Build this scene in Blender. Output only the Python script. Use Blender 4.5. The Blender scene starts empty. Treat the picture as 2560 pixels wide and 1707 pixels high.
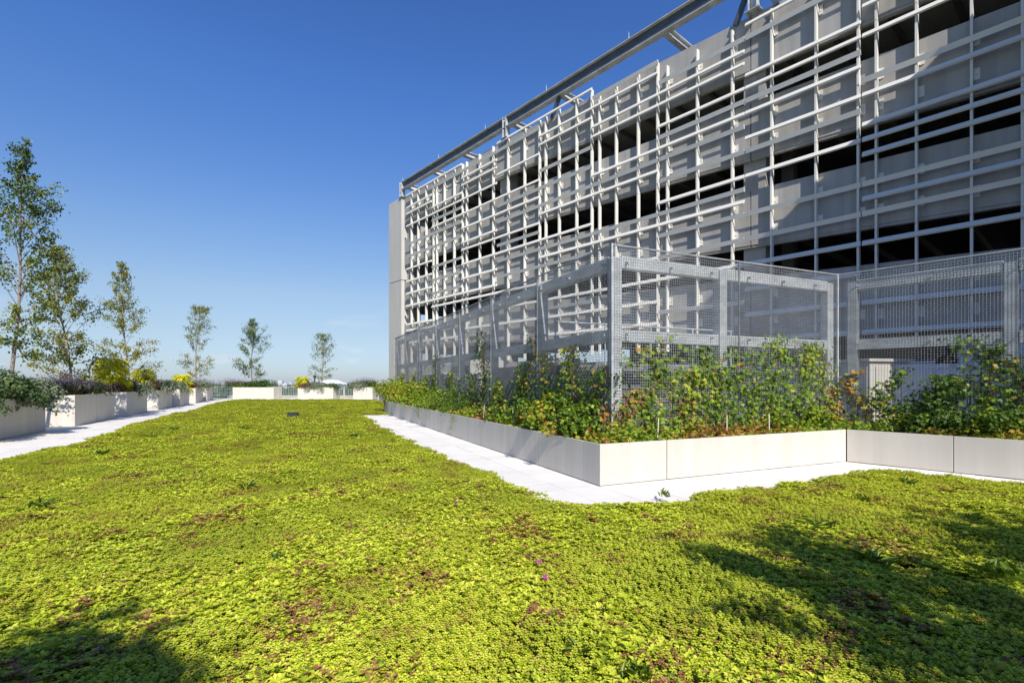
import bpy, math, random
import numpy as np
from mathutils import Vector, Matrix

random.seed(7); rng = np.random.default_rng(7)
R = math.radians
SC = bpy.context.scene
C = SC.collection
# ---------------------------------------------------------------- camera
CAMH = 1.6; F = 1250.0; CX = 1280.0; HOR = 955.0
cam_d = bpy.data.cameras.new('camera'); cam = bpy.data.objects.new('camera', cam_d); C.objects.link(cam)
cam.location = (0, 0, CAMH); cam.rotation_euler = (R(90), 0, 0)
cam_d.sensor_width = 36.0; cam_d.lens = 36.0*F/2560.0
cam_d.shift_y = (HOR-853.5)/2560.0
cam_d.clip_start = 0.05; cam_d.clip_end = 30000
SC.camera = cam
# ---------------------------------------------------------------- sky, sun
SUN_AZ = 18.0; SUN_EL = 39.0          # sun stands behind the camera, 18 degrees to the right
sdir = Vector((math.sin(R(SUN_AZ))*math.cos(R(SUN_EL)), -math.cos(R(SUN_AZ))*math.cos(R(SUN_EL)), math.sin(R(SUN_EL))))
W = bpy.data.worlds.new('World'); SC.world = W; W.use_nodes = True
wn = W.node_tree.nodes; wl = W.node_tree.links
for n in list(wn): wn.remove(n)
wo = wn.new('ShaderNodeOutputWorld'); bg = wn.new('ShaderNodeBackground'); sky = wn.new('ShaderNodeTexSky')
sky.sky_type = 'NISHITA'; sky.sun_disc = False
sky.sun_elevation = R(SUN_EL); sky.sun_rotation = R(180-SUN_AZ)
sky.altitude = 0; sky.air_density = 1.15; sky.dust_density = 0.35; sky.ozone_density = 3.0
# the photograph's polarised, bluer sky: the physical sky graded by elevation, the same all round
wtc = wn.new('ShaderNodeTexCoord'); wsp = wn.new('ShaderNodeSeparateXYZ'); wr = wn.new('ShaderNodeValToRGB'); wm1 = wn.new('ShaderNodeVectorMath'); wm2 = wn.new('ShaderNodeVectorMath')
wl.new(wtc.outputs['Generated'], wsp.inputs[0]); wl.new(wsp.outputs[2], wr.inputs['Fac'])
el_ = wr.color_ramp.elements
stops_ = [(0, (.40,.50,.80)), (.03, (.42,.51,.76)), (.09, (.51,.53,.64)), (.16, (.60,.60,.66)), (.25, (.55,.625,.76)), (.365, (.45,.61,.88)), (.485, (.38,.60,.97)), (.65, (.33,.53,.93)), (1, (.28,.46,.84))]
while len(el_) < len(stops_): el_.new(.5)
for e_, (p_, c_) in zip(el_, stops_): e_.position = p_; e_.color = (*c_, 1)
wm1.operation = 'MULTIPLY'; wm2.operation = 'SCALE'; wm2.inputs['Scale'].default_value = 2.0
wl.new(sky.outputs[0], wm1.inputs[0]); wl.new(wr.outputs[0], wm1.inputs[1]); wl.new(wm1.outputs[0], wm2.inputs[0])
# a few faint low clouds
cmap = wn.new('ShaderNodeMapping'); cmap.inputs['Scale'].default_value = (1, 1, 4.5); cns = wn.new('ShaderNodeTexNoise'); cns.inputs['Scale'].default_value = 5.5; cns.inputs['Detail'].default_value = 7
crp = wn.new('ShaderNodeMapRange'); crp.inputs[1].default_value = .60; crp.inputs[2].default_value = .78; cel = wn.new('ShaderNodeMapRange'); cel.inputs[1].default_value = .17; cel.inputs[2].default_value = .03
cmu = wn.new('ShaderNodeMath'); cmu.operation = 'MULTIPLY'; cmu2 = wn.new('ShaderNodeMath'); cmu2.operation = 'MULTIPLY'; cmu2.inputs[1].default_value = .8
cmx = wn.new('ShaderNodeMix'); cmx.data_type = 'RGBA'; cmx.inputs[7].default_value = (10.5, 10.6, 11.2, 1)
wl.new(wtc.outputs['Generated'], cmap.inputs[0]); wl.new(cmap.outputs[0], cns.inputs['Vector']); wl.new(cns.outputs['Fac'], crp.inputs[0]); wl.new(wsp.outputs[2], cel.inputs[0])
wl.new(crp.outputs[0], cmu.inputs[0]); wl.new(cel.outputs[0], cmu.inputs[1]); wl.new(cmu.outputs[0], cmu2.inputs[0]); wl.new(cmu2.outputs[0], cmx.inputs[0])
wl.new(wm2.outputs[0], cmx.inputs[6]); wl.new(cmx.outputs[2], bg.inputs[0]); bg.inputs[1].default_value = 0.0645
wl.new(bg.outputs[0], wo.inputs[0])
sl = bpy.data.lights.new('sun', 'SUN'); sl.energy = 5.0; sl.angle = R(0.53); sl.color = (1.0, 0.945, 0.85)
so = bpy.data.objects.new('sun', sl); C.objects.link(so)
so.rotation_euler = sdir.to_track_quat('Z', 'Y').to_euler(); so.location = (5, -15, 20)
SC.view_settings.view_transform = 'Standard'; SC.view_settings.look = 'None'
SC.view_settings.exposure = 0.35; SC.view_settings.gamma = 1.0
SC.view_settings.use_curve_mapping = False
SC.render.engine = 'CYCLES'
SC.cycles.max_bounces = 6; SC.cycles.transparent_max_bounces = 6

# ---------------------------------------------------------------- helpers
def G(px, py, h=0.0):
    """point of the level h under photo pixel px, py"""
    Y = (CAMH-h)*F/(py-HOR)
    return Vector(((px-CX)/F*Y, Y, h))

class MB:
    def __init__(s): s.v = []; s.f = []; s.n = 0
    def add(s, vs, fs):
        o = s.n
        s.v.extend([tuple(x) for x in vs]); s.n += len(vs)
        s.f.extend([tuple(i+o for i in f) for f in fs]); return s
    def box(s, x0, x1, y0, y1, z0, z1, M=None):
        vs = [Vector(p) for p in ((x0,y0,z0),(x1,y0,z0),(x1,y1,z0),(x0,y1,z0),(x0,y0,z1),(x1,y0,z1),(x1,y1,z1),(x0,y1,z1))]
        if M is not None: vs = [M @ v for v in vs]
        return s.add(vs, [(0,3,2,1),(4,5,6,7),(0,1,5,4),(1,2,6,5),(2,3,7,6),(3,0,4,7)])
    def bar(s, a, b, w, h, up=Vector((0,0,1))):
        a = Vector(a); b = Vector(b); d = (b-a)
        if d.length < 1e-6: return s
        d.normalize()
        if abs(d.dot(up)) > 0.98: up = Vector((0,1,0))
        sx = d.cross(up).normalized(); u = sx.cross(d).normalized()
        vs = []
        for p in (a, b):
            for i, j in ((-1,-1),(1,-1),(1,1),(-1,1)):
                vs.append(p + sx*(w/2*i) + u*(h/2*j))
        return s.add(vs, [(0,1,2,3)[::-1],(4,5,6,7)[::1],(0,1,5,4),(1,2,6,5),(2,3,7,6),(3,0,4,7)])
    def tube(s, pts, rad, n=6, cap=True):
        pts = [Vector(p) for p in pts]
        rings = []
        ref = Vector((0.3, 0.9, 0.1)).normalized()
        for i, p in enumerate(pts):
            d = (pts[min(i+1, len(pts)-1)] - pts[max(i-1, 0)]).normalized()
            a = d.cross(ref)
            if a.length < 1e-3: a = d.cross(Vector((1,0,0)))
            a.normalize(); b = d.cross(a)
            r = rad[i] if hasattr(rad, '__len__') else rad
            rings.append([p + a*(r*math.cos(2*math.pi*k/n)) + b*(r*math.sin(2*math.pi*k/n)) for k in range(n)])
        vs = [v for ring in rings for v in ring]; fs = []
        for i in range(len(pts)-1):
            for k in range(n):
                a0 = i*n+k; a1 = i*n+(k+1) % n
                fs.append((a0, a0+n, a1+n, a1))
        if cap:
            fs.append(tuple(range(n))); fs.append(tuple(range((len(pts)-1)*n, len(pts)*n))[::-1])
        return s.add(vs, fs)
    def mesh(s, name, mat, smooth=False):
        me = bpy.data.meshes.new(name); me.from_pydata(s.v, [], s.f)
        import bmesh
        if not smooth and len(s.f) < 20000:
            bm = bmesh.new(); bm.from_mesh(me); bmesh.ops.recalc_face_normals(bm, faces=bm.faces); bm.to_mesh(me); bm.free()
        me.materials.append(mat)
        if smooth: me.polygons.foreach_set('use_smooth', [True]*len(me.polygons))
        me.update(); return me
    def build(s, name, mat, parent=None, smooth=False, bevel=0.0):
        return link(name, s.mesh(name, mat, smooth), parent, bevel)

def link(name, me, parent=None, bevel=0.0):
    o = bpy.data.objects.new(name, me); C.objects.link(o)
    if parent is not None: o.parent = parent
    if bevel:
        m = o.modifiers.new('edge', 'BEVEL'); m.width = bevel; m.segments = 2; m.limit_method = 'ANGLE'
    return o
def tag(o, label=None, cat=None, group=None, kind=None):
    if label: o['label'] = label
    if cat: o['category'] = cat
    if group: o['group'] = group
    if kind: o['kind'] = kind
    return o
def empty(name, loc=(0,0,0), rz=0.0, label=None, cat=None, group=None, kind=None):
    o = bpy.data.objects.new(name, None); C.objects.link(o); o.location = loc; o.rotation_euler = (0,0,rz)
    o.empty_display_size = 0.2
    return tag(o, label, cat, group, kind)

_ph = rng.uniform(0, 6.283, (6, 8)); _dr = rng.uniform(0, 6.283, (6, 8))
def wav(x, y, f, ch=0):
    """smooth pseudo-random field about -1..1"""
    s = 0
    for k in range(8):
        ff = f*(0.6+0.25*k); a = _dr[ch % 6, k]
        s = s + np.sin((x*np.cos(a)+y*np.sin(a))*ff*6.283 + _ph[ch % 6, k])
    return s/3.2
def inpoly(x, y, P):
    ins = np.zeros(x.shape, bool); n = len(P)
    for i in range(n):
        x0, y0 = P[i]; x1, y1 = P[(i+1) % n]
        c = ((y0 > y) != (y1 > y))
        with np.errstate(divide='ignore', invalid='ignore'):
            xi = (x1-x0)*(y-y0)/((y1-y0) if y1 != y0 else 1e-9)+x0
        ins ^= c & (x < xi)
    return ins
def edgedist(x, y, P):
    d = np.full(x.shape, 1e9); n = len(P)
    for i in range(n):
        a = np.array(P[i]); b = np.array(P[(i+1) % n]); ab = b-a; L = max((ab**2).sum(), 1e-9)
        t = np.clip(((x-a[0])*ab[0]+(y-a[1])*ab[1])/L, 0, 1)
        d = np.minimum(d, np.hypot(x-a[0]-t*ab[0], y-a[1]-t*ab[1]))
    return d

# ---------------------------------------------------------------- materials
def nt(name):
    m = bpy.data.materials.new(name); m.use_nodes = True
    n = m.node_tree.nodes; l = m.node_tree.links
    for x in list(n): n.remove(x)
    out = n.new('ShaderNodeOutputMaterial'); b = n.new('ShaderNodeBsdfPrincipled')
    l.new(b.outputs[0], out.inputs[0])
    return m, n, l, b, out
def ramp(n, stops):
    r = n.new('ShaderNodeValToRGB'); e = r.color_ramp.elements
    while len(e) < len(stops): e.new(0.5)
    for i, (p, c) in enumerate(stops):
        e[i].position = p; e[i].color = (*c, 1)
    return r
def solid(name, col, rough=0.6, metal=0.0, var=0.12, scale=1.5, bump=0.0, bscale=60.0, streak=0.0, spec=0.5, fine=0.0):
    """surface with two-octave colour mottling, optional vertical run-off streaks and fine relief"""
    m, n, l, b, out = nt(name)
    geo = n.new('ShaderNodeNewGeometry')
    n1 = n.new('ShaderNodeTexNoise'); n1.inputs['Scale'].default_value = scale; n1.inputs['Detail'].default_value = 6; n1.inputs['Roughness'].default_value = .65
    l.new(geo.outputs['Position'], n1.inputs['Vector'])
    lo = tuple(c*(1-var) for c in col); hi = tuple(min(1, c*(1+var*0.7)) for c in col)
    r = ramp(n, [(0.28, lo), (0.72, hi)]); l.new(n1.outputs['Fac'], r.inputs['Fac'])
    last = r.outputs['Color']
    if streak:
        mp = n.new('ShaderNodeMapping'); mp.inputs['Scale'].default_value = (3.0, 3.0, 0.16)
        l.new(geo.outputs['Position'], mp.inputs['Vector'])
        n2 = n.new('ShaderNodeTexNoise'); n2.inputs['Scale'].default_value = 1.4; n2.inputs['Detail'].default_value = 5
        l.new(mp.outputs[0], n2.inputs['Vector'])
        r2 = ramp(n, [(0.38, (1-streak,)*3), (0.66, (1, 1, 1))]); l.new(n2.outputs['Fac'], r2.inputs['Fac'])
        mx = n.new('ShaderNodeMix'); mx.data_type = 'RGBA'; mx.blend_type = 'MULTIPLY'; mx.inputs[0].default_value = 1
        l.new(last, mx.inputs[6]); l.new(r2.outputs['Color'], mx.inputs[7]); last = mx.outputs[2]
    if fine:
        n4 = n.new('ShaderNodeTexNoise'); n4.inputs['Scale'].default_value = bscale; n4.inputs['Detail'].default_value = 3
        l.new(geo.outputs['Position'], n4.inputs['Vector'])
        r4 = ramp(n, [(0.35, (1-fine,)*3), (0.65, (1, 1, 1))]); l.new(n4.outputs['Fac'], r4.inputs['Fac'])
        mx = n.new('ShaderNodeMix'); mx.data_type = 'RGBA'; mx.blend_type = 'MULTIPLY'; mx.inputs[0].default_value = 1
        l.new(last, mx.inputs[6]); l.new(r4.outputs['Color'], mx.inputs[7]); last = mx.outputs[2]
    l.new(last, b.inputs['Base Color'])
    rr = n.new('ShaderNodeMapRange'); rr.inputs[3].default_value = max(.05, rough-.12); rr.inputs[4].default_value = min(1, rough+.12)
    l.new(n1.outputs['Fac'], rr.inputs[0]); l.new(rr.outputs[0], b.inputs['Roughness'])
    b.inputs['Metallic'].default_value = metal; b.inputs['Specular IOR Level'].default_value = spec
    if bump:
        n3 = n.new('ShaderNodeTexNoise'); n3.inputs['Scale'].default_value = bscale; n3.inputs['Detail'].default_value = 4
        l.new(geo.outputs['Position'], n3.inputs['Vector'])
        bp = n.new('ShaderNodeBump'); bp.inputs['Strength'].default_value = bump; bp.inputs['Distance'].default_value = 0.01
        l.new(n3.outputs['Fac'], bp.inputs['Height']); l.new(bp.outputs[0], b.inputs['Normal'])
    return m
def galv(name, col, metal=0.35):
    m, n, l, b, out = nt(name)
    geo = n.new('ShaderNodeNewGeometry')
    v = n.new('ShaderNodeTexVoronoi'); v.inputs['Scale'].default_value = 22
    l.new(geo.outputs['Position'], v.inputs['Vector'])
    mp = n.new('ShaderNodeMapping'); mp.inputs['Scale'].default_value = (1.2, 1.2, 3)
    l.new(geo.outputs['Position'], mp.inputs['Vector'])
    n1 = n.new('ShaderNodeTexNoise'); n1.inputs['Scale'].default_value = 1.6; n1.inputs['Detail'].default_value = 5; l.new(mp.outputs[0], n1.inputs['Vector'])
    r = ramp(n, [(0.3, tuple(c*.72 for c in col)), (0.7, tuple(min(1, c*1.15) for c in col))]); l.new(n1.outputs['Fac'], r.inputs['Fac'])
    sp = n.new('ShaderNodeSeparateColor'); l.new(v.outputs['Color'], sp.inputs[0])
    mr = n.new('ShaderNodeMapRange'); mr.inputs[3].default_value = .86; mr.inputs[4].default_value = 1.08; l.new(sp.outputs[0], mr.inputs[0])
    mx = n.new('ShaderNodeMix'); mx.data_type = 'RGBA'; mx.blend_type = 'MULTIPLY'; mx.inputs[0].default_value = 1
    l.new(r.outputs[0], mx.inputs[6]); l.new(mr.outputs[0], mx.inputs[7]); l.new(mx.outputs[2], b.inputs['Base Color'])
    r2 = n.new('ShaderNodeMapRange'); r2.inputs[3].default_value = .38; r2.inputs[4].default_value = .58; l.new(sp.outputs[1], r2.inputs[0]); l.new(r2.outputs[0], b.inputs['Roughness'])
    b.inputs['Metallic'].default_value = metal
    return m
def leafmat(name, stops, trans=0.3, rough=0.5, patch=None, spec=.35):
    """leaf colour from the per-leaf attribute 'tint'; patch = (colour, scale, lo, hi) blends in a second colour by place"""
    m, n, l, b, out = nt(name)
    a = n.new('ShaderNodeAttribute'); a.attribute_name = 'tint'
    r = ramp(n, stops); l.new(a.outputs['Fac'], r.inputs['Fac']); last = r.outputs['Color']
    geo = n.new('ShaderNodeNewGeometry')
    for (col, scale, lo, hi, amt) in (patch or []):
        ns = n.new('ShaderNodeTexNoise'); ns.inputs['Scale'].default_value = scale; ns.inputs['Detail'].default_value = 5; ns.inputs['Roughness'].default_value = .62
        mp = n.new('ShaderNodeMapping'); mp.inputs['Location'].default_value = (scale*7.3, amt*31, 0); l.new(geo.outputs['Position'], mp.inputs['Vector']); l.new(mp.outputs[0], ns.inputs['Vector'])
        ad = n.new('ShaderNodeMath'); ad.operation = 'MULTIPLY_ADD'; ad.inputs[1].default_value = .22; l.new(a.outputs['Fac'], ad.inputs[0]); l.new(ns.outputs['Fac'], ad.inputs[2])
        mr = n.new('ShaderNodeMapRange'); mr.inputs[1].default_value = lo; mr.inputs[2].default_value = hi; mr.inputs[4].default_value = amt
        l.new(ad.outputs[0], mr.inputs[0])
        mx = n.new('ShaderNodeMix'); mx.data_type = 'RGBA'; l.new(mr.outputs[0], mx.inputs[0]); l.new(last, mx.inputs[6]); mx.inputs[7].default_value = (*col, 1)
        last = mx.outputs[2]
    l.new(last, b.inputs['Base Color']); b.inputs['Roughness'].default_value = rough; b.inputs['Specular IOR Level'].default_value = spec
    t = n.new('ShaderNodeBsdfTranslucent'); l.new(last, t.inputs['Color'])
    ms = n.new('ShaderNodeMixShader'); ms.inputs[0].default_value = trans
    l.new(b.outputs[0], ms.inputs[1]); l.new(t.outputs[0], ms.inputs[2]); l.new(ms.outputs[0], out.inputs[0])
    return m

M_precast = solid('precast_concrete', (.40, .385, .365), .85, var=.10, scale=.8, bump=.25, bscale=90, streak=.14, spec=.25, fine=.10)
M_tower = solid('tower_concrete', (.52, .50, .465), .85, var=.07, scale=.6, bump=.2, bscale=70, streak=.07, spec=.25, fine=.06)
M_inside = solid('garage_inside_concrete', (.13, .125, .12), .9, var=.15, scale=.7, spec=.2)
M_white = solid('cream_painted_metal', (.66, .64, .59), .45, var=.05, scale=2, spec=.4)
M_galv = galv('galvanised_steel', (.42, .445, .465), .1)
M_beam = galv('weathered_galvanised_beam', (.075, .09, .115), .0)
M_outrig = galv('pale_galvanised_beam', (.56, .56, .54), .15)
M_wire = galv('galvanised_wire', (.29, .30, .31), .1)
M_plant = solid('cream_planter_coating', (.56, .525, .47), .5, var=.03, scale=1.2, streak=.10, spec=.3)
M_plant2 = solid('stone_coloured_planter', (.60, .56, .49), .6, var=.05, scale=1.1, streak=.09, spec=.25, bump=.05)
M_paver = solid('white_paver', (.75, .72, .675), .8, var=.05, scale=2.2, bump=.1, bscale=120, spec=.2, fine=.05)
_n = M_paver.node_tree.nodes; _b = [x for x in _n if x.type == 'BSDF_PRINCIPLED'][0]; _s = _b.inputs['Base Color'].links[0].from_socket
_oi = _n.new('ShaderNodeObjectInfo'); _mr = _n.new('ShaderNodeMapRange'); _mr.inputs[3].default_value = .95; _mr.inputs[4].default_value = 1.02; _mx = _n.new('ShaderNodeMix'); _mx.data_type = 'RGBA'; _mx.blend_type = 'MULTIPLY'; _mx.inputs[0].default_value = 1
M_paver.node_tree.links.new(_oi.outputs['Random'], _mr.inputs[0]); M_paver.node_tree.links.new(_s, _mx.inputs[6]); M_paver.node_tree.links.new(_mr.outputs[0], _mx.inputs[7]); M_paver.node_tree.links.new(_mx.outputs[2], _b.inputs['Base Color'])
M_slab = solid('roof_deck_slab', (.50, .48, .46), .9, var=.12, scale=1.2)
M_soil = solid('planting_soil', (.085, .06, .042), 1, var=.4, scale=14, bump=.9, bscale=40, spec=.1)
M_dark = solid('black_plastic', (.025, .025, .03), .55, var=.2, scale=8)
M_cabinet = solid('beige_cabinet_paint', (.44, .42, .38), .5, var=.06, scale=2, streak=.08)
M_bluebox = solid('pale_blue_enclosure_paint', (.55, .60, .68), .5, var=.05, scale=2, streak=.06)
M_greybox = solid('grey_enclosure_paint', (.13, .14, .155), .6, var=.12, scale=2, streak=.1)
M_bark = solid('birch_bark', (.27, .22, .18), .85, var=.5, scale=9, bump=.5, bscale=30, spec=.2)
M_stem = solid('vine_stem', (.16, .10, .06), .9, var=.3, scale=20, spec=.2)
M_far = solid('distant_ground', (.10, .14, .10), 1, var=.3, scale=.01)
M_city = solid('distant_building_stone', (.50, .50, .52), .9, var=.2, scale=.02)
M_canvas = solid('white_canvas', (.85, .86, .87), .8, var=.03, scale=2)
M_stake = solid('pale_wood_stake', (.55, .48, .38), .8, var=.2, scale=20)

LIME = (.30, .37, .018)
M_sedum = leafmat('sedum_leaves', [(0, (.28, .12, .06)), (.05, (.42, .22, .10)), (.07, (.10, .15, .014)), (.3, (.36, .44, .022)), (.6, (.61, .67, .045)), (1, (.84, .83, .13))], .28, .5,
                  patch=[((.36, .17, .07), 2.6, .70, .84, .6), ((.26, .36, .03), .5, .58, .75, .35)])
M_sedbase = solid('sedum_ground_layer', (.20, .21, .03), 1, var=.5, scale=9, bump=.9, bscale=45, spec=.1)
M_creeper = leafmat('creeper_leaves', [(0, (.035, .085, .010)), (.4, (.11, .21, .016)), (.72, (.26, .36, .022)), (.95, (.48, .48, .04)), (1, (.48, .28, .05))], .35, .45)
M_creepdark = leafmat('dark_creeper_leaves', [(0, (.025, .06, .010)), (.5, (.08, .16, .015)), (.9, (.20, .29, .02)), (1, (.38, .24, .04))], .3, .4)
M_autumn = leafmat('autumn_creeper_leaves', [(0, (.16, .08, .05)), (.25, (.32, .15, .06)), (.42, (.46, .18, .05)), (.56, (.46, .34, .05)), (.75, (.36, .42, .04)), (1, (.20, .32, .025))], .35, .5)
M_birch1 = leafmat('birch_leaves_green', [(0, (.03, .065, .018)), (.5, (.09, .15, .022)), (.85, (.22, .27, .03)), (1, (.38, .30, .05))], .35, .4)
M_birch2 = leafmat('birch_leaves_turning', [(0, (.06, .10, .02)), (.4, (.20, .22, .03)), (.75, (.38, .36, .04)), (1, (.42, .25, .07))], .4, .4)
M_juniper = leafmat('juniper_foliage', [(0, (.03, .065, .02)), (.5, (.075, .13, .035)), (1, (.17, .22, .08))], .15, .6)
M_silver = leafmat('silvery_foliage', [(0, (.09, .13, .08)), (.5, (.18, .22, .13)), (1, (.30, .33, .22))], .15, .6)
M_yellow = leafmat('yellow_shrub_leaves', [(0, (.20, .30, .03)), (.35, (.62, .64, .03)), (1, (.90, .82, .08))], .5, .5)
M_purple = leafmat('purple_flower_spikes', [(0, (.12, .08, .11)), (.5, (.22, .15, .22)), (1, (.33, .26, .34))], .2, .7)
M_reddish = leafmat('reddish_dry_foliage', [(0, (.07, .035, .02)), (.5, (.17, .08, .04)), (1, (.28, .16, .08))], .25, .7)
M_green = leafmat('green_shrub_leaves', [(0, (.03, .075, .012)), (.5, (.085, .17, .02)), (1, (.22, .30, .03))], .3, .5)
M_weed = leafmat('weed_leaves', [(0, (.07, .12, .014)), (.5, (.20, .30, .03)), (1, (.44, .54, .10))], .3, .45)
M_pink = leafmat('pink_clover_petals', [(0, (.55, .10, .28)), (1, (.75, .30, .50))], .3, .6)
M_wood = leafmat('far_wood_leaves', [(0, (.025, .05, .02)), (1, (.08, .12, .05))], .1, .8)

# ---------------------------------------------------------------- leaf clouds
def leaflet(l, w, ang=0, tilt=0.15, fold=.25):
    """4 corner points of one folded leaf pointing along +y, turned by ang"""
    p = np.array([(0,0,0), (-w/2, l*.55, w*fold), (0, l, -l*tilt), (w/2, l*.55, w*fold)], float)
    c, s = math.cos(ang), math.sin(ang)
    q = p.copy(); q[:,0] = p[:,0]*c - p[:,1]*s; q[:,1] = p[:,0]*s + p[:,1]*c
    return q
def template(kind):
    P = []
    if kind == 'single': P = [leaflet(1, .72)]
    elif kind == 'oval': P = [leaflet(1, .5)]
    elif kind == 'blade': P = [leaflet(1, .24, 0, .35, .2)]
    elif kind == 'palm':
        for a, l in ((-1.35,.62), (-.68,.88), (0,1), (.68,.88), (1.35,.62)): P.append(leaflet(l, .40*l, a))
    elif kind == 'needle': P = [leaflet(1, .28, a, .1) for a in (-.5, 0, .5)]
    elif kind == 'frond':
        for i in range(7):
            y = .12+.12*i; L = .36*(1-abs(i-2.5)/7)
            for sgn in (-1, 1):
                q = leaflet(L, .17, sgn*1.15); q[:,1] += y; q[:,2] -= .35*y*y; P.append(q)
        q = leaflet(.2, .09); q[:,1] += .9; q[:,2] -= .3; P.append(q)
    elif kind == 'spike':
        for i in range(6):
            q = leaflet(.26, .10, (i*2.4) % 6.28, -.4); q[:,2] += .12*i+.1; P.append(q)
    V = np.concatenate(P); n = len(P)
    Fc = np.array([(0,1,2), (0,2,3)]); Fs = np.concatenate([Fc+4*i for i in range(n)])
    return V, Fs
TPL = {k: template(k) for k in ('single','oval','blade','palm','needle','frond','spike')}
def unit(v): return v/np.maximum(np.linalg.norm(v, axis=-1, keepdims=True), 1e-9)
def leaves_mesh(name, P, N, U, S, T, kind, mat):
    """P centres, N leaf normals, U pointing direction, S sizes, T tints"""
    V, Fs = TPL[kind]; n = len(P)
    N = unit(N); U = unit(U - (U*N).sum(-1, keepdims=True)*N); X = np.cross(U, N)
    B = np.stack([X, U, N], 1)                               # n,3,3 rows = axes
    W_ = np.einsum('kj,njc->nkc', V, B)*S[:, None, None] + P[:, None, :]
    vs = W_.reshape(-1, 3); k = len(V)
    fs = (Fs[None] + (np.arange(n)*k)[:, None, None]).reshape(-1, 3)
    me = bpy.data.meshes.new(name)
    me.vertices.add(len(vs)); me.vertices.foreach_set('co', vs.astype(np.float32).ravel())
    me.loops.add(len(fs)*3); me.loops.foreach_set('vertex_index', fs.astype(np.int32).ravel())
    me.polygons.add(len(fs)); me.polygons.foreach_set('loop_start', np.arange(0, len(fs)*3, 3, dtype=np.int32))
    me.polygons.foreach_set('loop_total', np.full(len(fs), 3, np.int32))
    at = me.attributes.new('tint', 'FLOAT', 'POINT'); at.data.foreach_set('value', np.repeat(np.clip(T, 0, 1), k).astype(np.float32))
    me.materials.append(mat); me.update(calc_edges=True)
    return me
def rdir(n, zb=0.0):
    v = rng.normal(size=(n, 3)); v[:, 2] += zb; return unit(v)

def ellipsoid_foliage(name, c, r, n, size, mat, kind, parent, tint=(.5, .22), hang=0.0, clumps=14, up=0.2, fill=.55):
    """leaf clumps through an ellipsoid, uneven outline"""
    c = np.array(c, float); r = np.array(r, float)
    cc = rdir(clumps)*rng.uniform(.35, .95, (clumps, 1)); cc[:, 2] = np.abs(cc[:, 2])*.9-.1
    cr = rng.uniform(.28, .5, clumps)
    k = rng.integers(0, clumps, n)
    d = rdir(n); P = cc[k] + d*(cr[k]*rng.uniform(fill, 1, n)**.6)[:, None]
    Pn = P*r + c
    if hang: Pn[:, 2] -= hang*np.clip(np.hypot(P[:, 0], P[:, 1])-.55, 0, 1)**1.5*2
    N = unit(d*1.0 + rdir(n)*.7 + np.array([0, 0, up*2]))
    U = rdir(n) + d*.6
    T = tint[0] + tint[1]*rng.normal(size=n) + (rng.normal(size=clumps)*tint[1]*.8)[k]
    S = size*rng.uniform(.65, 1.25, n)
    return link(name, leaves_mesh(name, Pn, N, U, S, T, kind, mat), parent)

# ================================================================= LARGE STRUCTURE
E1 = Vector((-.400, .9165, 0)); N1 = Vector((.9165, .400, 0))      # long left face of the planter and cage
E2 = Vector((.9135, .4067, 0)); N2 = Vector((-.4067, .9135, 0))    # front face
E3 = Vector((.6503, -.7597, 0)); N3 = Vector((.7597, .6503, 0))    # right face, parallel to the garage
A1 = math.atan2(E1.y, E1.x); A2 = math.atan2(E2.y, E2.x); A3 = math.atan2(E3.y, E3.x)
P0 = Vector((1.349, 7.663, 0)); P1 = P0 + E2*5.88

# ground far below, roof deck
def disc(r, z, n=96):
    m = MB(); m.add([(0, 0, z)] + [(r*math.cos(2*math.pi*k/n), r*math.sin(2*math.pi*k/n), z) for k in range(n)], [(0, k+1, (k+1) % n+1) for k in range(n)]); return m
tag(disc(9000, -20).build('ground', M_far), kind='structure')
dk = MB()
deck_poly = [(-60, 51.5), (22, 51.5), (45, 30), (45, -16), (-26, -16), (-22.2, 12.5), (-37.5, 49.5), (-60, 49.5)][0:0] or [(-41, 51.0), (22, 51.0), (45, 30), (45, -16), (-12, -16), (-20.2, 16), (-34.5, 49.0)]
nn = len(deck_poly)
dk.add([(x, y, -.05) for x, y in deck_poly] + [(x, y, -20) for x, y in deck_poly], [tuple(range(nn))] + [(i, i+nn, (i+1) % nn+nn, (i+1) % nn) for i in range(nn)])
deck = tag(dk.build('roof_terrace', M_slab), kind='structure')

# lawn outline (read from the photograph, on the level of the plants)
HL = .07
edge_px = [(0,1150),(110,1123),(175,1112),(229,1094),(290,1082),(326,1061),(398,1046),(430,1034),(468,1029),(520,1012),(566,1002),(590,999.5),(700,998.5),(860,998.5),
           (950,1001),(962,1006),(918,1007.5),(962,1010.5),(962,1034),(895,1034),(930,1053),(961,1074),(1022,1098),(1050,1113),(1084,1126),(1145,1152),(1206,1175),
           (1267,1199),(1328,1224),(1390,1250),(1425,1259),(1470,1262),(1524,1257),(1600,1256),(1676,1252),(1730,1243),(1785,1228),(1937,1213),(2000,1205),(2068,1190),
           (2177,1176),(2264,1178),(2395,1189),(2560,1203)]
lawn = [tuple(G(x, y, HL)[:2]) for x, y in edge_px]
lx, ly = lawn[-1]
lawn = lawn + [(lx+3.5, ly-3.9), (lx+9, ly-14), (-4, -14), (-8.2, 5.0)]
def lawn_h(x, y): return HL + .026*wav(x, y, .22, 0) + .016*wav(x, y, .9, 1) + .007*wav(x, y, 2.6, 2)
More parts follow.
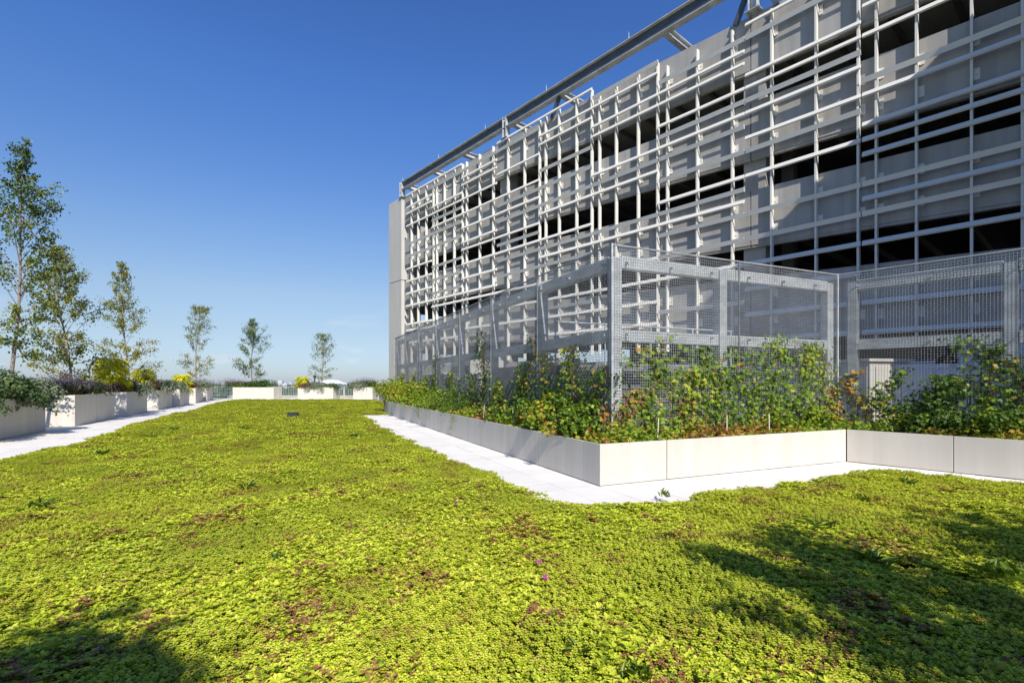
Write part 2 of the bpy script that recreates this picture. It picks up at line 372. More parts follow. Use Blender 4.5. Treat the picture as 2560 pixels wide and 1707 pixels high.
# soil layer of the lawn: grid clipped to the outline
gx, gy = np.meshgrid(np.arange(-34, 18, .25), np.arange(-6, 46, .25))
ins = inpoly(gx, gy, lawn); ed = edgedist(gx, gy, lawn)
hz = lawn_h(gx, gy) - .045 - .07*np.exp(-(ed/.12)**2)
nx, ny = gx.shape[1], gx.shape[0]
idx = np.arange(nx*ny).reshape(ny, nx)
cell = ins[:-1,:-1] & ins[1:,:-1] & ins[:-1,1:] & ins[1:,1:]
qs = np.stack([idx[:-1,:-1][cell], idx[:-1,1:][cell], idx[1:,1:][cell], idx[1:,:-1][cell]], 1)
lm = MB(); used = np.unique(qs); remap = -np.ones(nx*ny, int); remap[used] = np.arange(len(used))
lm.add(list(zip(gx.ravel()[used], gy.ravel()[used], hz.ravel()[used])), [tuple(q) for q in remap[qs].tolist()])
tag(lm.build('lawn_bed', M_sedbase, smooth=True), kind='structure')

# pavers: own pieces, 0.61 m, laid square to the front planter
pv = MB().box(-.3025, .3025, -.3025, .3025, -.045, 0).mesh('paver', M_paver)
cells = []
for a in range(-30, 70):
    for b_ in range(-26, 90):
        c = P0 + E2*(a*.61+.305-.61*1) + E1*(b_*.61+.305)
        cells.append((c.x, c.y))
cells = np.array(cells); X, Yc = cells[:,0], cells[:,1]
q = (cells - np.array([P0.x, P0.y]))
in_lawn = inpoly(X, Yc, lawn) & (edgedist(X, Yc, lawn) > .45)
s1 = q[:,0]*N1.x + q[:,1]*N1.y; s2 = q[:,0]*N2.x + q[:,1]*N2.y
q1 = cells - np.array([P1.x, P1.y]); s3 = q1[:,0]*N3.x + q1[:,1]*N3.y; t1 = q[:,0]*E1.x+q[:,1]*E1.y
t2 = q[:,0]*E2.x+q[:,1]*E2.y
yard = ((s1 > .5) & (s2 > .5) & (t2 < 5.9)) | ((s3 > .5) & (s2 > -6) & (t2 > 5.6))
seen = (Yc > 1.0) & (np.abs(X) < 1.12*Yc+1.5) & (Yc < 50)
off = inpoly(X, Yc, deck_poly)
ok = ~in_lawn & ~yard & seen & off
cells = cells[ok]; cells = cells[np.argsort(np.hypot(cells[:,0], cells[:,1]))]
for k, (x, y) in enumerate(cells[:300]):
    o = link('paver', pv, deck); o.location = (x, y, random.uniform(-.0015, .0015)); o.rotation_euler = (0, 0, A2)
rest = MB(); Mr = Matrix.Rotation(A2, 4, 'Z')
for x, y in cells[300:]: rest.box(-.302, .302, -.302, .302, -.045, 0, Matrix.Translation((x, y, random.uniform(-.001, .001))) @ Mr)
tag(rest.build('far_paver', M_paver, deck), kind='stuff')

# ================================================================= PARKING GARAGE
L = 3.66; UX = E3; Y0 = 13.66*2.7805; X0 = -.856*Y0 + 24.47
GA = math.atan2(UX.y, UX.x)
garage = empty('parking_garage', (X0, Y0, 0), GA, 'long grey concrete parking garage behind a white metal slat screen', 'parking garage')
WR = .25                                     # wall face stands this far behind the slats
def HZ(r): return CAMH + r*24.47             # photo ratio -> height on the slat plane
def HW(r, i): return CAMH + (r - .0062*max(0, i-3))*24.8   # wall plane, ramping down to the right after the first bay
SOF = [.4885, .3575, .2265, .0955]; TOP = [.443, .312, .181, .050]
def panel(i0, i1, rt, rb, y0=WR, th=.14, lip=True):
    """precast panel whose top and bottom follow the ramp; small bottom ledge"""
    m = MB(); x0, x1 = i0*L, i1*L
    def quad(ya, yb, za0, za1, zb0, zb1):
        vs = [(x0,ya,zb0),(x1,ya,zb1),(x1,yb,zb1),(x0,yb,zb0),(x0,ya,za0),(x1,ya,za1),(x1,yb,za1),(x0,yb,za0)]
        m.add(vs, [(0,3,2,1),(4,5,6,7),(0,1,5,4),(1,2,6,5),(2,3,7,6),(3,0,4,7)])
    t0, t1 = HW(rt, i0), HW(rt, i1); b0, b1 = HW(rb, i0), HW(rb, i1)
    if rb <= -1: b0 = b1 = -.05
    if lip:
        quad(y0, y0+th, t0, t1, b0+.09, b1+.09); quad(y0+.03, y0+th+.06, b0+.09, b1+.09, b0, b1)
    else: quad(y0, y0+th, t0, t1, b0, b1)
    return m
bays = [(-.2, 3.045), (3.055, 7.025), (7.035, 11.0)]
for (a, b) in bays:
    levels = [(.573, SOF[0])] + [(TOP[k], SOF[k+1]) for k in range(3)] + [(TOP[3], -9)]
    for rt, rb in levels:
        segs = [(a, b)]
        panel(a, b, rt, rb, lip=rb > -1).build('spandrel_panel', M_precast, garage)
for (a, b) in [(-.2, .02), (2.93, 3.15), (6.93, 7.15), (10.9, 11.1)]:
    MB().box(a*L, b*L, WR+.24, WR+.95, -.05, HW(.56, b)).build('column', M_precast, garage)
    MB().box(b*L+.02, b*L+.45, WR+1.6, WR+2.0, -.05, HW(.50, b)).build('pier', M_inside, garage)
# floors with tee stems
DEP = 17.0
tee = MB().box(-.07, .07, 0, DEP-1, -.30, 0).mesh('ceiling_stem', M_inside)
for k in range(5):
    r0 = [.5, *[s+.012 for s in SOF]][k]
    if k == 0: continue
    m = MB(); pts = [-.2, 3.05, 7.03, 11.0]
    for i0, i1 in zip(pts[:-1], pts[1:]):
        za, zb = HW(r0, i0)+.5, HW(r0, i1)+.5
        vs = [(i0*L, WR+.25, za-.12), (i1*L, WR+.25, zb-.12), (i1*L, DEP, zb-.12), (i0*L, DEP, za-.12), (i0*L, WR+.25, za+.12), (i1*L, WR+.25, zb+.12), (i1*L, DEP, zb+.12), (i0*L, DEP, za+.12)]
        m.add(vs, [(0,3,2,1),(4,5,6,7),(0,1,5,4),(1,2,6,5),(2,3,7,6),(3,0,4,7)])
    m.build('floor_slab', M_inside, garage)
    for j in range(26):
        i = .15 + j*.42
        o = link('ceiling_stem', tee, garage); o.location = (i*L, WR+.5, HW(r0, i)+.4)
m = MB(); m.box(-.2*L, 11*L, WR+.25, DEP, HW(.53, 0)-.3, HW(.53, 0)-.05)
# roof slab follows the ramp too
m = MB(); pts = [-.2, 3.05, 7.03, 11.0]
for i0, i1 in zip(pts[:-1], pts[1:]):
    za, zb = HW(.53, i0), HW(.53, i1)
    vs = [(i0*L, WR+.23, za-.5), (i1*L, WR+.23, zb-.5), (i1*L, DEP, zb-.5), (i0*L, DEP, za-.5), (i0*L, WR+.23, za-.2), (i1*L, WR+.23, zb-.2), (i1*L, DEP, zb-.2), (i0*L, DEP, za-.2)]
    m.add(vs, [(0,3,2,1),(4,5,6,7),(0,1,5,4),(1,2,6,5),(2,3,7,6),(3,0,4,7)])
m.build('roof_slab', M_precast, garage)
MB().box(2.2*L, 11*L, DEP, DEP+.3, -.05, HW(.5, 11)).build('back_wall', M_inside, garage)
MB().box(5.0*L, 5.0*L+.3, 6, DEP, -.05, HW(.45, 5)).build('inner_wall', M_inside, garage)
# end wall with the same openings
def endwall(z0, z1): MB().box(-2.84+.3, -2.54+.3, 1.6, DEP, z0, z1).build('end_wall_panel', M_precast, garage)
for rt, rb in [(.573, SOF[0])] + [(TOP[k], SOF[k+1]) for k in range(3)] + [(TOP[3], None)]:
    endwall(HW(rb, 0) if rb else -.05, HW(rt, 0))
for y in (1.6, 9.2, DEP-.5): MB().box(-2.53, -2.1, y, y+.5, -.05, HW(.56, 0)).build('end_column', M_precast, garage)
# corner tower: two stacked panels, proud of the wall
MB().box(-2.84, -.73, 0, 1.5, -.05, HZ(.3215)-.02).build('tower_panel', M_tower, garage, bevel=.02)
MB().box(-2.84, -.73, 0, 1.5, HZ(.3215)+.02, HZ(.582)).build('tower_panel', M_tower, garage, bevel=.02)
# wing that stands out of the facade to the right of the picture (its shadow lies on the screen)
MB().box(9.85*L, 12.5*L, -5.0, 6, -.05, HZ(.565)).build('side_wing', M_precast, garage)

# --- slat screen: fins and slats
LONG = 3.615
c45 = math.cos(R(45))
wm = MB().box(-LONG/2, LONG/2, -.03, .03, -.08, .08, Matrix.Rotation(R(-29), 4, 'X'))
gm = MB().box(-LONG/2, LONG/2, -.022, .022, -.082, .082, Matrix.Rotation(R(17), 4, 'X'))
me_w = wm.mesh('slat', M_white); me_g = gm.mesh('slat', M_white)
MOD = {0: 'W-2 W0 W1 W3 G6 G8 W10 W12 W14 W16 W19 W20 W22', 1: 'W-2 G-1 W2 W3 G4 W5 G6 G8 G11 G13 G15 W16 W17 W20 W22',
       2: 'G-1 W0 W1 W3 W5 W7 W9 W10 W12 W14 W16 W17 W21 G22', 3: 'W-2 G-1 W2 W5 G6 W7 G8 W10 G11 W12 G13 G15 W17 W19 W21',
       4: 'W-2 W0 W1 G4 G6 G8 W9 W12 G13 W14 G15 W17 W19 G20 W21 W23', 5: 'G-1 W0 W2 W3 W7 G8 W9 G13 W14 W17 W19 W21 W23',
       6: 'G1 W2 W3 W5 G6 W7 G8 G10 W12 G13 W14 G15 G17 W19 G22', 7: 'W0 G1 W4 W5 G6 W7 W9 G10 W12 G15 G17 W19 W21 W23 W25',
       8: 'W0 G1 W3 W5 G8 W9 W11 W12 W13 G15 W16 G17 W19 W23 W25', 9: 'G-1 W0 W2 W3 W7 G8 W9 G13 W14 W17 W19 W21 W23'}
for mi, s in MOD.items():
    for t in s.split():
        k = int(t[1:]); r = .5389 - .0190*k
        o = link('slat', me_w if t[0] == 'W' else me_g, garage)
        o.location = ((mi+.5)*L, 0 if t[0] == 'W' else .012, HZ(r))
        o.rotation_euler = (random.uniform(-.02, .02), random.uniform(-.0012, .0012), 0)
br = MB(); br.box(.03, .05, .19, .245, -.16, .16); br.box(.05, .16, .225, .245, -.16, .16); br.box(.075, .105, .20, .225, -.02, .02)
me_br = br.mesh('bracket', M_white)
base = [.25, .64, .97, 1.1, 1.37, 1.7, 1.97, 2.1, 2.37, 2.7, 2.97, 3.1, 3.47, 3.86]
fins = [.17, .44, .75, 1.02, 1.14, 1.41, 1.73, 2.0, 2.12, 2.50, 2.87] + [3+b for b in base] + [7+b for b in base if b < 3.0]
fin_cache = {}
for i in fins:
    rtop = .579 if i < 5.02 else (.560 if i < 6.0 else .545)
    top = HZ(rtop); bot = HZ(.052)
    cuts = [bot] + [HW(SOF[k], i)-.12 for k in (2, 1, 0)] + [top]
    cuts = sorted(cuts)
    m = MB()
    for a, b in zip(cuts[:-1], cuts[1:]): m.box(-.03, .03, .04, .215, a+.012, b-.012)
    m.box(-.022, .022, .06, .19, bot, top-.05)
    f = m.build('fin', M_white, garage); f.location = (i*L, 0, 0)
    for (rt, rb) in [(.573, SOF[0])] + [(TOP[k], SOF[k+1]) for k in range(3)]:
        zt, zb = HW(rt, i), HW(rb, i)
        o = link('bracket', me_br, f); o.location = (0, 0, zt-.62 if rt < .5 else zt-1.0)
        if rt < .5: o = link('bracket', me_br, f); o.location = (0, 0, zb+.55)

# --- steel frame on the roof edge
frame = empty('rooftop_steel_frame', (X0, Y0, 0), GA, 'galvanised steel frame with a long beam on the garage roof edge', 'steel frame')
def ibeam(m, a, b, d, w, tf=.03, tw=.02):
    a = Vector(a); b = Vector(b); u = Vector((0,0,1))
    m.bar(a+u*(d/2-tf/2), b+u*(d/2-tf/2), w, tf); m.bar(a-u*(d/2-tf/2), b-u*(d/2-tf/2), w, tf); m.bar(a, b, tw, d-2*tf-.002)
bt, bb = HZ(.629), HZ(.6045)
for (a, b) in [(-.22, 3.18), (3.22, 7.06), (7.10, 11)]:
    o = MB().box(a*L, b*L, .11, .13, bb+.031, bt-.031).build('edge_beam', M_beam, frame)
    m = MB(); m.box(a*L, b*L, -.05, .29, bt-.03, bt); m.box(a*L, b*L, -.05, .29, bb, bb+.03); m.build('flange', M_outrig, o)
for i in (-.22, 3.2, 7.08, 10.9):
    m = MB(); z0 = HW(.573, i) if i > 0 else HZ(.582)
    z1 = bb if i > 5 else bt+.03
    for dx in (-.15, .15): m.box(i*L+dx-.012, i*L+dx+.012, -.06, .26, z0, z1)
    m.box(i*L-.138, i*L+.138, .09, .11, z0, z1)
    m.box(i*L-.26, i*L+.26, -.1, .40, z0, z0+.03)
    m.build('post', M_galv, frame)
for i in (-.05, .94, 1.95, 3.32, 4.38, 6.05, 7.2, 8.6, 10):
    m = MB(); ibeam(m, (i*L, .30, bb+.17), (i*L, 9, bb+.17), .34, .26); m.build('outrigger', M_outrig, frame)
for i in (4.2, 6.88, 7.29):
    sgn = 1 if i < 7 else -1
    m = MB(); m.bar((i*L, .2, HW(.573, i)-.1), (i*L+sgn*.62, .14, bb-.02), .16, .16); m.build('brace', M_beam, frame)
rod = MB().tube([(0, 0, 0), (0, 0, .42)], [.016, .006], 5).mesh('lightning_rod', M_white)
for i in (-.2, 1.2, 2.65, 4.11, 5.56, 6.9):
    o = link('lightning_rod', rod, frame); o.location = (i*L, .12, bt)

# ================================================================= CAGE PLANTER
HP = .65
pl = empty('long_planter', P0, 0, 'long cream panelled planter bending round the wire mesh cage', 'planter')
def lp(p): return Vector(p) - P0
def plate(a, b, n, h0, h1, th=.03):
    """vertical plate from a to b (world xy), thickness inwards n"""
    a = Vector(a); b = Vector(b); n = Vector(n)
    vs = [a, b, b+n*th, a+n*th]; m = MB()
    m.add([lp(v)+Vector((0,0,h0)) for v in vs] + [lp(v)+Vector((0,0,h1)) for v in vs], [(0,3,2,1),(4,5,6,7),(0,1,5,4),(1,2,6,5),(2,3,7,6),(3,0,4,7)])
    return m
js = [0.0, .50, 2.115, 3.74, 5.38, 7.02, 8.6, 10.22, 11.85, 13.5, 15.1, 16.75, 18.4, 20.0]
for a, b in zip(js[:-1], js[1:]):
    aa = a+.006 if a > 0 else a+.031
    plate(P0+E1*aa, P0+E1*(b-.006), N1, 0.012, HP).build('panel', M_plant, pl, bevel=.004)
js2 = [0, 1.304, 5.88]
for a, b in zip(js2[:-1], js2[1:]): plate(P0+E2*(a+(.006 if a else 0)), P0+E2*(b-.008), N2, 0.012, HP).build('panel', M_plant, pl, bevel=.004)
js3 = [0, 1.633, 3.27, 4.9, 6.5, 8.1]
for a, b in zip(js3[:-1], js3[1:]): plate(P1+E3*(a+(.006 if a else .012)), P1+E3*(b-.006), N3, 0.012, HP).build('panel', M_plant, pl, bevel=.004)
plate(P0+E1*20.0, P0+E1*20.0+N1*1.5, -E1, .012, HP).build('panel', M_plant, pl)
# inner lining, behind the joints
m = plate(P0+E1*.04+N1*.035, P0+E1*19.96+N1*.035, N1, .02, HP-.03, .02); m.build('lining', M_plant2, pl)
m = plate(P0+E2*.04+N2*.035, P0+E2*5.9+N2*.035, N2, .02, HP-.03, .02); m.build('lining', M_plant2, pl)
m = plate(P1+E3*.03+N3*.035, P1+E3*8.1+N3*.035, N3, .02, HP-.03, .02); m.build('lining', M_plant2, pl)
# soil strip
WS = 1.6
so1 = [P0+E1*.05+N1*.055, P0+E1*19.9+N1*.055, P0+E1*19.9+N1*WS, P0+E1*.05+N1*WS]
in0 = P0+N1*WS*1.0+N2*WS
m = MB()
i2 = P1 + N2*WS*.9 + E2*.2
outer = [P0+E1*19.9+N1*.05, P0+N1*.05+N2*.05, P1+N3*.05+N2*.03, P1+E3*8.1+N3*.05]
inner = [P0+E1*19.9+N1*WS, P0+N1*WS+N2*WS, P1+N3*WS*.55+N2*WS, P1+E3*8.1+N3*WS]
for k in range(3):
    a, b, c, d = outer[k], outer[k+1], inner[k+1], inner[k]
    nsub = (12, 6, 8)[k]
    for t in range(nsub):
        u0, u1 = t/nsub, (t+1)/nsub
        qv = [a.lerp(b, u0), a.lerp(b, u1), d.lerp(c, u1), d.lerp(c, u0)]
        z0 = .575
        m.add([lp(v)+Vector((0,0,z0)) for v in qv] + [lp(v)+Vector((0,0,-.03)) for v in qv], [(0,1,2,3),(2,3,7,6),(0,1,5,4),(1,2,6,5),(3,0,4,7)])
m.build('soil', M_soil, pl)

# ================================================================= MESH CAGE
C0 = P0 + N1*.75 + N2*.75
C0 = Vector((1.734, 8.65, 0)); CE = C0 + E1*20.3; C1 = C0 + E2*6.02; C3 = C1 + E3*9.03
cage = empty('mesh_cage', C0, 0, 'tall galvanised wire mesh cage with steel posts standing in the long planter', 'mesh cage')
ZB, ZT = .50, 3.99
PW = 3.01; SP = PW/60
def mesh_panel():
    nv = 60; nh = int((ZT-ZB)/SP); hh = (ZT-ZB)
    V = []; Fc = []; w = .0026
    def strand(fixed, count, vertical):
        nonlocal V, Fc
        k = count; t = np.arange(k)*SP + (0 if vertical else 0)
        off = .003*np.where((np.arange(k)+fixed[1]) % 2 == 0, 1, -1)*(1 if vertical else -1)
        base = len(V)
        for q_ in range(k):
            for (a, b) in ((-w,-w),(w,-w),(w,w),(-w,w)):
                if vertical: V.append((fixed[0]+a, off[q_]+b, ZB+t[q_]))
                else: V.append((t[q_], off[q_]+b, fixed[0]+a))
        for q_ in range(k-1):
            for s in range(4):
                a0 = base+q_*4+s; a1 = base+q_*4+(s+1) % 4
                Fc.append((a0, a1, a1+4, a0+4))
    for i in range(nv+1): strand((i*SP, i), nh+1, True)
    for j in range(nh+1): strand((ZB+j*SP, j), nv+1, False)
    m = MB(); m.v = V; m.f = Fc; m.n = len(V)
    for z in (ZT-.012, ZB+.0): m.box(-.004, PW+.004, -.012, .012, z-.012, z+.012)
    for x in (.0, PW): m.box(x-.011, x+.011, -.013, .013, ZB, ZT)
    return m.mesh('mesh_panel', M_wire)
me_mesh = mesh_panel()
def put_panels(start, E, ang, n, length):
    for k in range(n):
        o = link('mesh_panel', me_mesh, cage); o.location = (start + E*(length/n*k)) - C0; o.rotation_euler = (0, 0, ang)
        o.scale = (length/n/PW, 1, 1)
put_panels(C0, E1, A1, 7, 20.3); put_panels(C0, E2, A2, 2, 6.02); put_panels(C1, E3, A3, 3, 9.03)
PO = .17
def post(p):
    q_ = Vector(p) - C0; rot = Matrix.Translation(q_) @ Matrix.Rotation(post.a, 4, 'Z')
    m = MB(); m.box(-.095, .095, -.095, .095, .45, 3.80, rot); m.box(-.13, .13, -.13, .13, .58, .605, rot)
    m.build('post', M_galv, cage, bevel=.012)
post.a = A2
corner = C0 + N1*PO + N2*PO
post(corner)
f1 = [2.95, 5.95, 9.0, 12.1, 15.1, 18.0, 20.15]
for t in f1: post.a = A1; post(corner + E1*(t-.15))
post.a = A2; post(corner + E2*2.51); cR = corner + E2*5.72; post(cR)
post.a = A3; d1 = C1 + E3*.24 + N3*PO; post(d1); post(C1+E3*2.72+N3*PO); post(C1+E3*6.1+N3*PO); post(C1+E3*9.0+N3*PO)
def rail(a, b, z, h=.22, w=.15, name='beam', mat=M_galv):
    a = Vector(a)-C0; b = Vector(b)-C0
    MB().bar(a+Vector((0,0,z)), b+Vector((0,0,z)), w, h).build(name, mat, cage, bevel=.01)
for z in (3.72, 2.42):
    prev = corner
    for t in f1:
        nx_ = corner + E1*(t-.15); rail(prev+E1*.08, nx_-E1*.08, z); prev = nx_
    rail(corner+E2*.10, corner+E2*2.41, z); rail(corner+E2*2.61, cR-E2*.08, z)
    rail(d1+E3*.08, C1+E3*2.62+N3*PO, z); rail(C1+E3*2.82+N3*PO, C1+E3*6.02+N3*PO, z); rail(C1+E3*6.18+N3*PO, C1+E3*8.92+N3*PO, z)
# corner edge angles
for p, nm in ((C0, 0), (C1, 1), (CE, 2)):
    q_ = p-C0; MB().box(q_.x-.014, q_.x+.014, q_.y-.014, q_.y+.014, ZB-.02, ZT+.01).build('corner_angle', M_galv, cage)
# clips that hold the mesh to the frame
clip = MB().box(-.012, .012, 0, .16, -.02, .02).mesh('mesh_clip', M_galv)
for (S, E, ang, n) in ((C0, E2, A2, 6), (C0, E1, A1, 16), (C1, E3, A3, 7)):
    for k in range(n):
        for z in (3.70, 2.44):
            o = link('mesh_clip', clip, cage); o.location = S + E*(.35+k*(1.0 if n == 6 else 1.25)) - C0 + Vector((0,0,z)); o.rotation_euler = (0, 0, ang if n != 16 else ang+math.pi)

# ================================================================= YARD behind the mesh
def boxthing(name, label, cat, c, ang, sx, sy, sz, mat, z0=0.0):
    t = empty(name, (c[0], c[1], z0), ang, label, cat)
    MB().box(-sx/2, sx/2, -sy/2, sy/2, 0, sz).build('body', mat, t, bevel=.015)
    return t
# low dark plant enclosure behind the front mesh
c = C0 + E2*3.0 + N2*4.2
t = boxthing('equipment_enclosure', 'dark grey louvred equipment enclosure behind the front mesh face', 'equipment', c, A2, 5.6, 3.0, 2.0, M_greybox)
for k in range(10): MB().box(-2.7, 2.7, -1.56, -1.515, .25+k*.17, .34+k*.17).build('louvre', M_greybox, t)
g = empty('guard_rail', C0+E2*.3+N2*2.6, A2, 'galvanised pipe guard rail on top of the equipment platform', 'railing')
for z in (1.35+1.6, 1.0+1.6): MB().tube([(0, 0, z), (5.4, 0, z)], .02, 6).build('rail', M_galv, g)
for k in range(5): MB().tube([(k*1.33+.02, 0, 0), (k*1.33+.02, 0, 2.95)], .02, 6).build('post', M_galv, g)
# beige cabinet and pale blue box behind the right mesh face
c = G(2186, 1010, .0); c = Vector(((2186-CX)/F*13.4, 13.4, 0))
t = boxthing('metal_cabinet', 'beige metal cabinet with overhanging lid behind the right mesh face', 'cabinet', c, A2-.3, 1.15, .95, 2.12, M_cabinet)
MB().box(-.65, .65, -.55, .55, 2.125, 2.20).build('lid', M_cabinet, t, bevel=.01)
for k in (-1, 1): MB().box(.01*k+(-.40 if k < 0 else 0), .01*k+(0 if k < 0 else .40), -.497, -.476, .15, 2.0).build('door', M_cabinet, t)
for k in (-1, 1): MB().box(-.597, -.576, .01*k+(-.40 if k < 0 else 0), .01*k+(0 if k < 0 else .40), .15, 2.0).build('door', M_cabinet, t)
c = Vector(((2395-CX)/F*12.6, 12.6, 0))
t = boxthing('generator_housing', 'pale blue steel generator housing beside the beige cabinet', 'generator', c, A3, 3.4, 1.6, 2.05, M_bluebox)
for k in range(5): MB().box(-1.6+k*.65, -1.0+k*.65, -.83, -.805, .1, 1.9).build('side_panel', M_bluebox, t)
c = Vector(((2540-CX)/F*14, 14, 0))
t = boxthing('duct_box', 'pale blue duct box standing higher behind the generator housing', 'duct', c, A3, 2.2, 1.6, 2.9, M_bluebox)
MB().box(-1.15, 1.15, -.85, .85, 2.905, 2.98).build('lid', M_bluebox, t)
# vented cabinet behind the left mesh face
c = Vector(((1258-CX)/F*15.6, 15.6, 0)); c.x = (1258-CX)/F*15.6
t = boxthing('vent_cabinet', 'cream vented cabinet with square grilles behind the left mesh face', 'cabinet', c, A1+math.pi, 1.4, .9, 1.75, M_cabinet)
for (gx0) in (-.55, .12):
    for a in range(4):
        for b_ in range(8):
            MB().box(gx0+a*.105, gx0+a*.105+.07, -.462, -.445, .35+b_*.14, .35+b_*.14+.10).build('vent', M_dark, t)
for j, (px, yy, w_, hh) in enumerate(((1120, 21, 3.2, 1.9), (1190, 24, 3, 2.6), (1330, 18.5, 2.4, 2.0), (1420, 15, 2.6, 1.75), (1470, 19, 3.5, 2.3))):
    lab = ['low grey air handler behind the far end of the left mesh', 'tall pale air handler against the garage wall', 'grey condenser unit between the cabinets', 'dark condenser unit near the mesh corner post', 'dark grey chiller beside the garage wall'][j]
    t = boxthing('condenser_unit', lab, 'air handler', ((px-CX)/F*yy, yy), A1+.0, w_, 1.6, hh, (M_greybox, M_cabinet, M_greybox, M_greybox, M_greybox)[j])
    MB().box(-w_/2+.1, w_/2-.1, .805, .83, .3, hh-.25).build('grille', M_dark, t)
    MB().tube([(0, 0, hh), (0, 0, hh+.12)], .45, 20).build('fan_ring', M_galv, t)
# horizontal pipes and a cable tray on the garage wall
for z, lab in ((.9, 'lower galvanised pipe along the garage base'), (2.15, 'upper galvanised pipe along the garage base')):
    o = MB().tube([(1*L, -.15, z), (8.5*L, -.15, z)], .07, 8).build('pipe', M_galv); o.location = (X0, Y0, 0); o.rotation_euler = (0,0,GA); tag(o, lab, 'pipe')
# low cream kerb box at the far end of the planter
t = empty('low_planter', G(945, 1010)+Vector((.6,2.6,0)), A2, 'low cream planter box beside the garage corner', 'planter')
MB().box(-.7, 1.6, -.6, 3, 0, .62).build('body', M_plant, t, bevel=.01)
MB().box(-.75, 1.65, -.65, 3.05, .625, .66).build('coping', M_galv, t)

# ================================================================= LEFT AND FAR PLANTERS
AX = math.atan2(.9140, -.4060); EA = Vector((-.406, .914, 0)); NA = Vector((-.914, -.406, 0))   # row direction, outward from path
HB = 1.13
def planter(corner, e, nrm, length, width, h, label, group='stone coloured planters round the lawn'):
    """corner = near end of the path-side face"""
    t = empty('planter_box', corner, 0, label, 'planter', group)
    def P(a, b, z): return e*a + nrm*b + Vector((0, 0, z))
    def slab(a0, a1, b0, b1, z0, z1):
        m = MB(); vs = [P(a0,b0,z0),P(a1,b0,z0),P(a1,b1,z0),P(a0,b1,z0),P(a0,b0,z1),P(a1,b0,z1),P(a1,b1,z1),P(a0,b1,z1)]
        return m.add(vs, [(0,3,2,1),(4,5,6,7),(0,1,5,4),(1,2,6,5),(2,3,7,6),(3,0,4,7)])
    w = .05; mid = length/2
    slab(0, mid-.004, 0, w, 0.01, h).build('side_panel', M_plant2, t, bevel=.008); slab(mid+.004, length, 0, w, 0.01, h).build('side_panel', M_plant2, t, bevel=.008)
    slab(0, length, width-w, width, 0.01, h).build('side_panel', M_plant2, t, bevel=.008)
    slab(0, w, w+.002, width-w-.002, 0.01, h).build('end_panel', M_plant2, t, bevel=.008)
    slab(length-w, length, w+.002, width-w-.002, 0.01, h).build('end_panel', M_plant2, t, bevel=.008)
    slab(w, length-w, w, width-w, .0, h-.07).build('soil', M_soil, t)
    return lambda a, b, z=0.0: Vector(corner) + e*a + nrm*b + Vector((0, 0, z))
rowlab = ['nearest planter box on the left, overhung by dense green juniper', 'second planter box of the left row, under purple flower spikes and a birch',
          'third planter box of the left row, holding the big yellow shrub', 'fourth planter box of the left row, with silvery trailing plants', 'fifth planter box of the left row, with the low yellow shrub',
          'sixth planter box of the left row, with a slender birch', 'last planter box of the left row before the railing gap']
rows = [(G(114, 1077)-EA*9.0, 9.0), (G(187, 1066), 4.45), (G(316.3, 1040.6), 3.7), (G(395.8, 1025), 3.6), (G(449.7, 1016), 3.4), (G(488.9, 1008), 3.6), (G(517.6, 1002.7), 3.8)]
PLA = []
for (c, ln), lab in zip(rows, rowlab):
    c = Vector(c); c.z = 0
    PLA.append(planter(c, EA, NA, ln, 1.5 if ln < 8 else 1.6, HB, lab))
EF = Vector((1, -.06, 0)).normalized(); NF = Vector((.06, 1, 0)).normalized()
PLF = []
for (px0, px1, py, lab) in ((582, 687, 999.0, 'long planter box at the far edge, left of the railing, with a birch'), (744, 834.5, 999.0, 'far planter box in the middle with yellow shrub and draping juniper'),
                            (883, 932, 998.6, 'far planter box next to the garage corner with grey purple spikes')):
    a = G(px0, py); b = G(px1, py)
    PLF.append((planter(a, EF, NF, (b-a).length, 1.5, HB, lab), (b-a).length))

# ================================================================= RAILING AT THE FAR EDGE
def railing(name, label, a, b, group):
    a = Vector(a); b = Vector(b); Ld = (b-a).length; ang = math.atan2((b-a).y, (b-a).x)
    t = empty(name, a, ang, label, 'railing', group)
    MB().box(0, Ld, -.03, .03, 1.10, 1.15).build('top_rail', M_galv, t); MB().box(0, Ld, -.02, .02, .24, .28).build('bottom_rail', M_galv, t)
    bal = MB().box(-.013, .013, -.013, .013, .28, 1.10).mesh('baluster', M_galv)
    n = int(Ld/.16)
    for k in range(1, n):
        o = link('baluster', bal, t); o.location = (k*Ld/n, 0, 0)
    for k in range(int(Ld/2)+1): MB().box(k*Ld/max(1, int(Ld/2))-.03, k*Ld/max(1, int(Ld/2))+.03, -.035, .035, 0, 1.1).build('post', M_galv, t)
RG = 'grey bar railings along the far terrace edge'
Yr = 49.8
def XR(px): return (px-CX)/F*Yr
railing('railing', 'grey bar railing in the gap left of the long far planter', (XR(515), Yr, 0), (XR(586), Yr, 0), RG)
railing('railing', 'grey bar railing between the long far planter and the middle one', (XR(672), Yr, 0), (XR(750), Yr, 0), RG)
railing('railing', 'grey bar railing right of the middle far planter', (XR(826), Yr, 0), (XR(892), Yr, 0), RG)
railing('railing', 'short dark railing beside the garage corner', (XR(925), Yr, 0), (XR(985), Yr, 0), RG)
tag(MB().box(-28.5, -10, 50.0, 50.3, -.05, .22).build('edge_kerb', M_plant), kind='structure')

